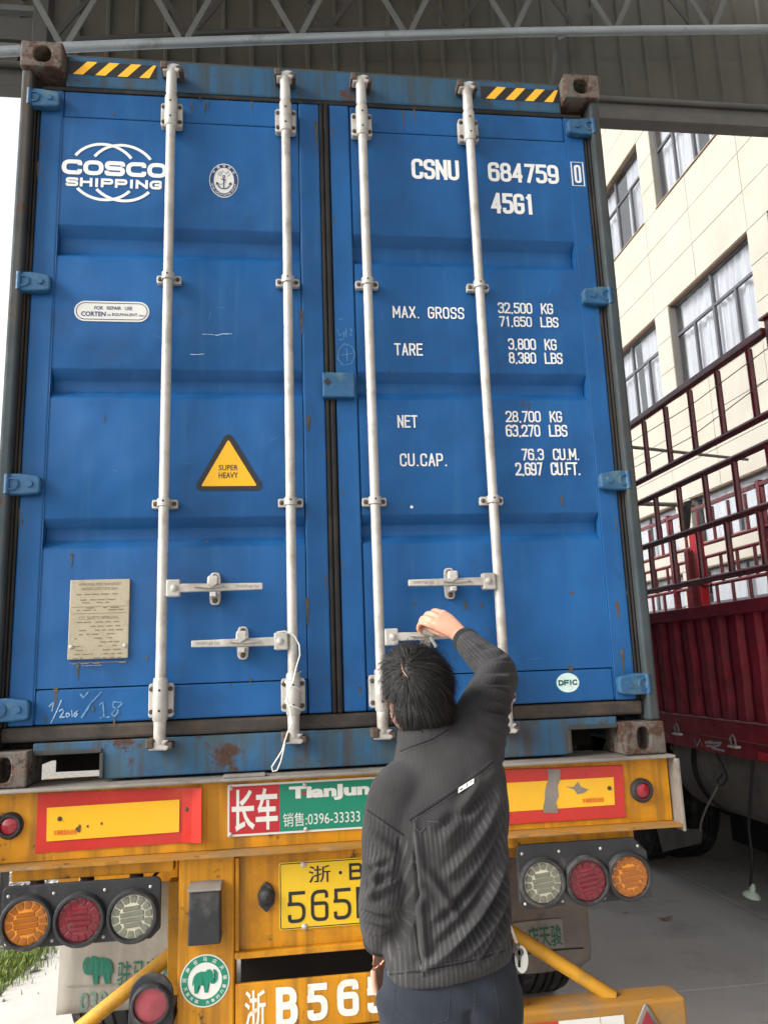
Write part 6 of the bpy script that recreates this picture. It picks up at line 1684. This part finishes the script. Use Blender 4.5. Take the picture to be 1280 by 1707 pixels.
# --- hair: dense cap plus strands flowing from the crown whorl
cap = fuse('hair_cap', [ellipsoid(H(0, -.012, .026), .083, .096, .096, hrot), ellipsoid(H(0, -.045, -.030), .076, .056, .072, hrot), ellipsoid(H(0, .01, .06), .076, .085, .066, hrot)], .006, 5)
hair = obj('hair', cap, 'hair', person)
wd = (CAM_LOC + ray(674, 1120).normalized() * 2.1)
hb = BVHTree.FromPolygons([v.co.copy() for v in cap.vertices], [tuple(p.vertices) for p in cap.polygons])
hit = hb.ray_cast(CAM_LOC, ray(676, 1121).normalized(), 6); whorl = hit[0] if hit[0] is not None else wd
hm_ = MB(); rr = random.Random(11)
vs_ = [v for v in cap.vertices]; A_, N_ = arr(cap)
inv = hrot.transposed()
cnt = 0
while cnt < 15000:
    i = rr.randrange(len(A_)); p = Vector(A_[i]); nn = Vector(N_[i])
    lp_ = inv @ (p - HC)
    if lp_.y > .062 and lp_.z < .065: continue            # face stays clear
    if lp_.z < -.088: continue
    cnt += 1
    away = (p - whorl); away -= nn * away.dot(nn)
    away = away.normalized() if away.length > 1e-4 else nn.orthogonal().normalized()
    down = Vector((0, 0, -1)); down -= nn * down.dot(nn)
    d = (away * .8 + down * .75 + mnoise.noise_vector(p * 34) * .55 + Vector((rr.gauss(0, .13), rr.gauss(0, .13), rr.gauss(0, .10)))).normalized()
    L_ = rr.uniform(.04, .085) * (.6 if lp_.z < -.05 else 1.0); w = rr.uniform(.00035, .0009); lift = rr.choice((.03, .06, .10, .14, .18)) * rr.uniform(.5, 1.3) if lp_.z > -.02 else rr.uniform(.0, .15)
    pts = []; q = p - nn * .002; k = 5; dirn = (d + nn * lift).normalized()
    for j in range(k):
        pts.append(q.copy())
        q = q + dirn * (L_ / (k - 1))
        near = hb.find_nearest(q)
        if near[0] is not None:
            n2 = near[1]; off = .0015 + lift * (.030 + .055 * lift) * (j + 1)
            if j < k - 2 and (q - near[0]).length < .03 and (inv @ (near[0] - HC)).z > -.085:
                q = near[0] + n2 * off
            dirn = (dirn + Vector((0, 0, -.10))); dirn = (dirn - n2 * dirn.dot(n2) * .9).normalized()
    sd_ = d.cross(nn).normalized(); v = []
    for j, pt in enumerate(pts):
        ww = w * (1 - (j / (k - 1)) ** 2 * .9); v += [pt - sd_ * ww, pt + sd_ * ww + nn * ww * .4]
    hm_.add(v, [(2 * j, 2 * j + 1, 2 * j + 3, 2 * j + 2) for j in range(k - 1)])
me = bpy.data.meshes.new('hair_strands'); me.from_pydata(hm_.v, [], hm_.f); me.materials.append(M['hair'])
o = bpy.data.objects.new('hair_strands', me); put(o, hair); o['kind'] = 'stuff'
# pale parting at the whorl
pp = []
for px, py in ((671, 1108), (672, 1114), (674, 1120), (678, 1126), (682, 1131)):
    h = hb.ray_cast(CAM_LOC, ray(px, py).normalized(), 6)
    if h[0] is not None: pp.append(h[0] + h[1] * .006)
if len(pp) > 2: obj('parting', MB().tube(pp, [.0003, .0007, .0011, .0008, .0003][:len(pp)], 6), 'skin', hair, smooth=True)

# --- keys hanging at the hip
k0 = onY(850, 1543, -.82); k1 = onY(861, 1572, -.82)
ky = thing('key_ring', 'bunch of keys with white oval tag hanging at the hip of the jeans', 'keys', tuple(k0))
obj('key_strap', MB().bar(k0, k1, .006, .003, (0, 1, 0)), 'galv', ky)
t = onY(868, 1598, -.80)
obj('key_tag', MB().prism(oval(t.x, t.z, .017, .032, 24), -.806, -.800), 'label_white', ky, bevel=.001)
kk = onY(865, 1588, -.812)
obj('ring', MB().tube([k1 + Vector((.006 * math.cos(a), 0, .009 * math.sin(a) - .008)) for a in [i * .5236 for i in range(13)]], .0012, 6), 'key', ky)
for dx, an in ((-.004, .1), (.004, -.2)):
    sh_ = Vector((math.sin(an), 0, -math.cos(an)))
    obj('key', MB().prism(oval(kk.x + dx, kk.z, .008, .009, 12), -.812, -.809), 'key', ky)
    obj('key_blade', MB().bar(Vector((kk.x + dx, -.8105, kk.z - .006)), Vector((kk.x + dx, -.8105, kk.z)) + sh_ * .034, .005, .002, (0, 1, 0)), 'key', ky)
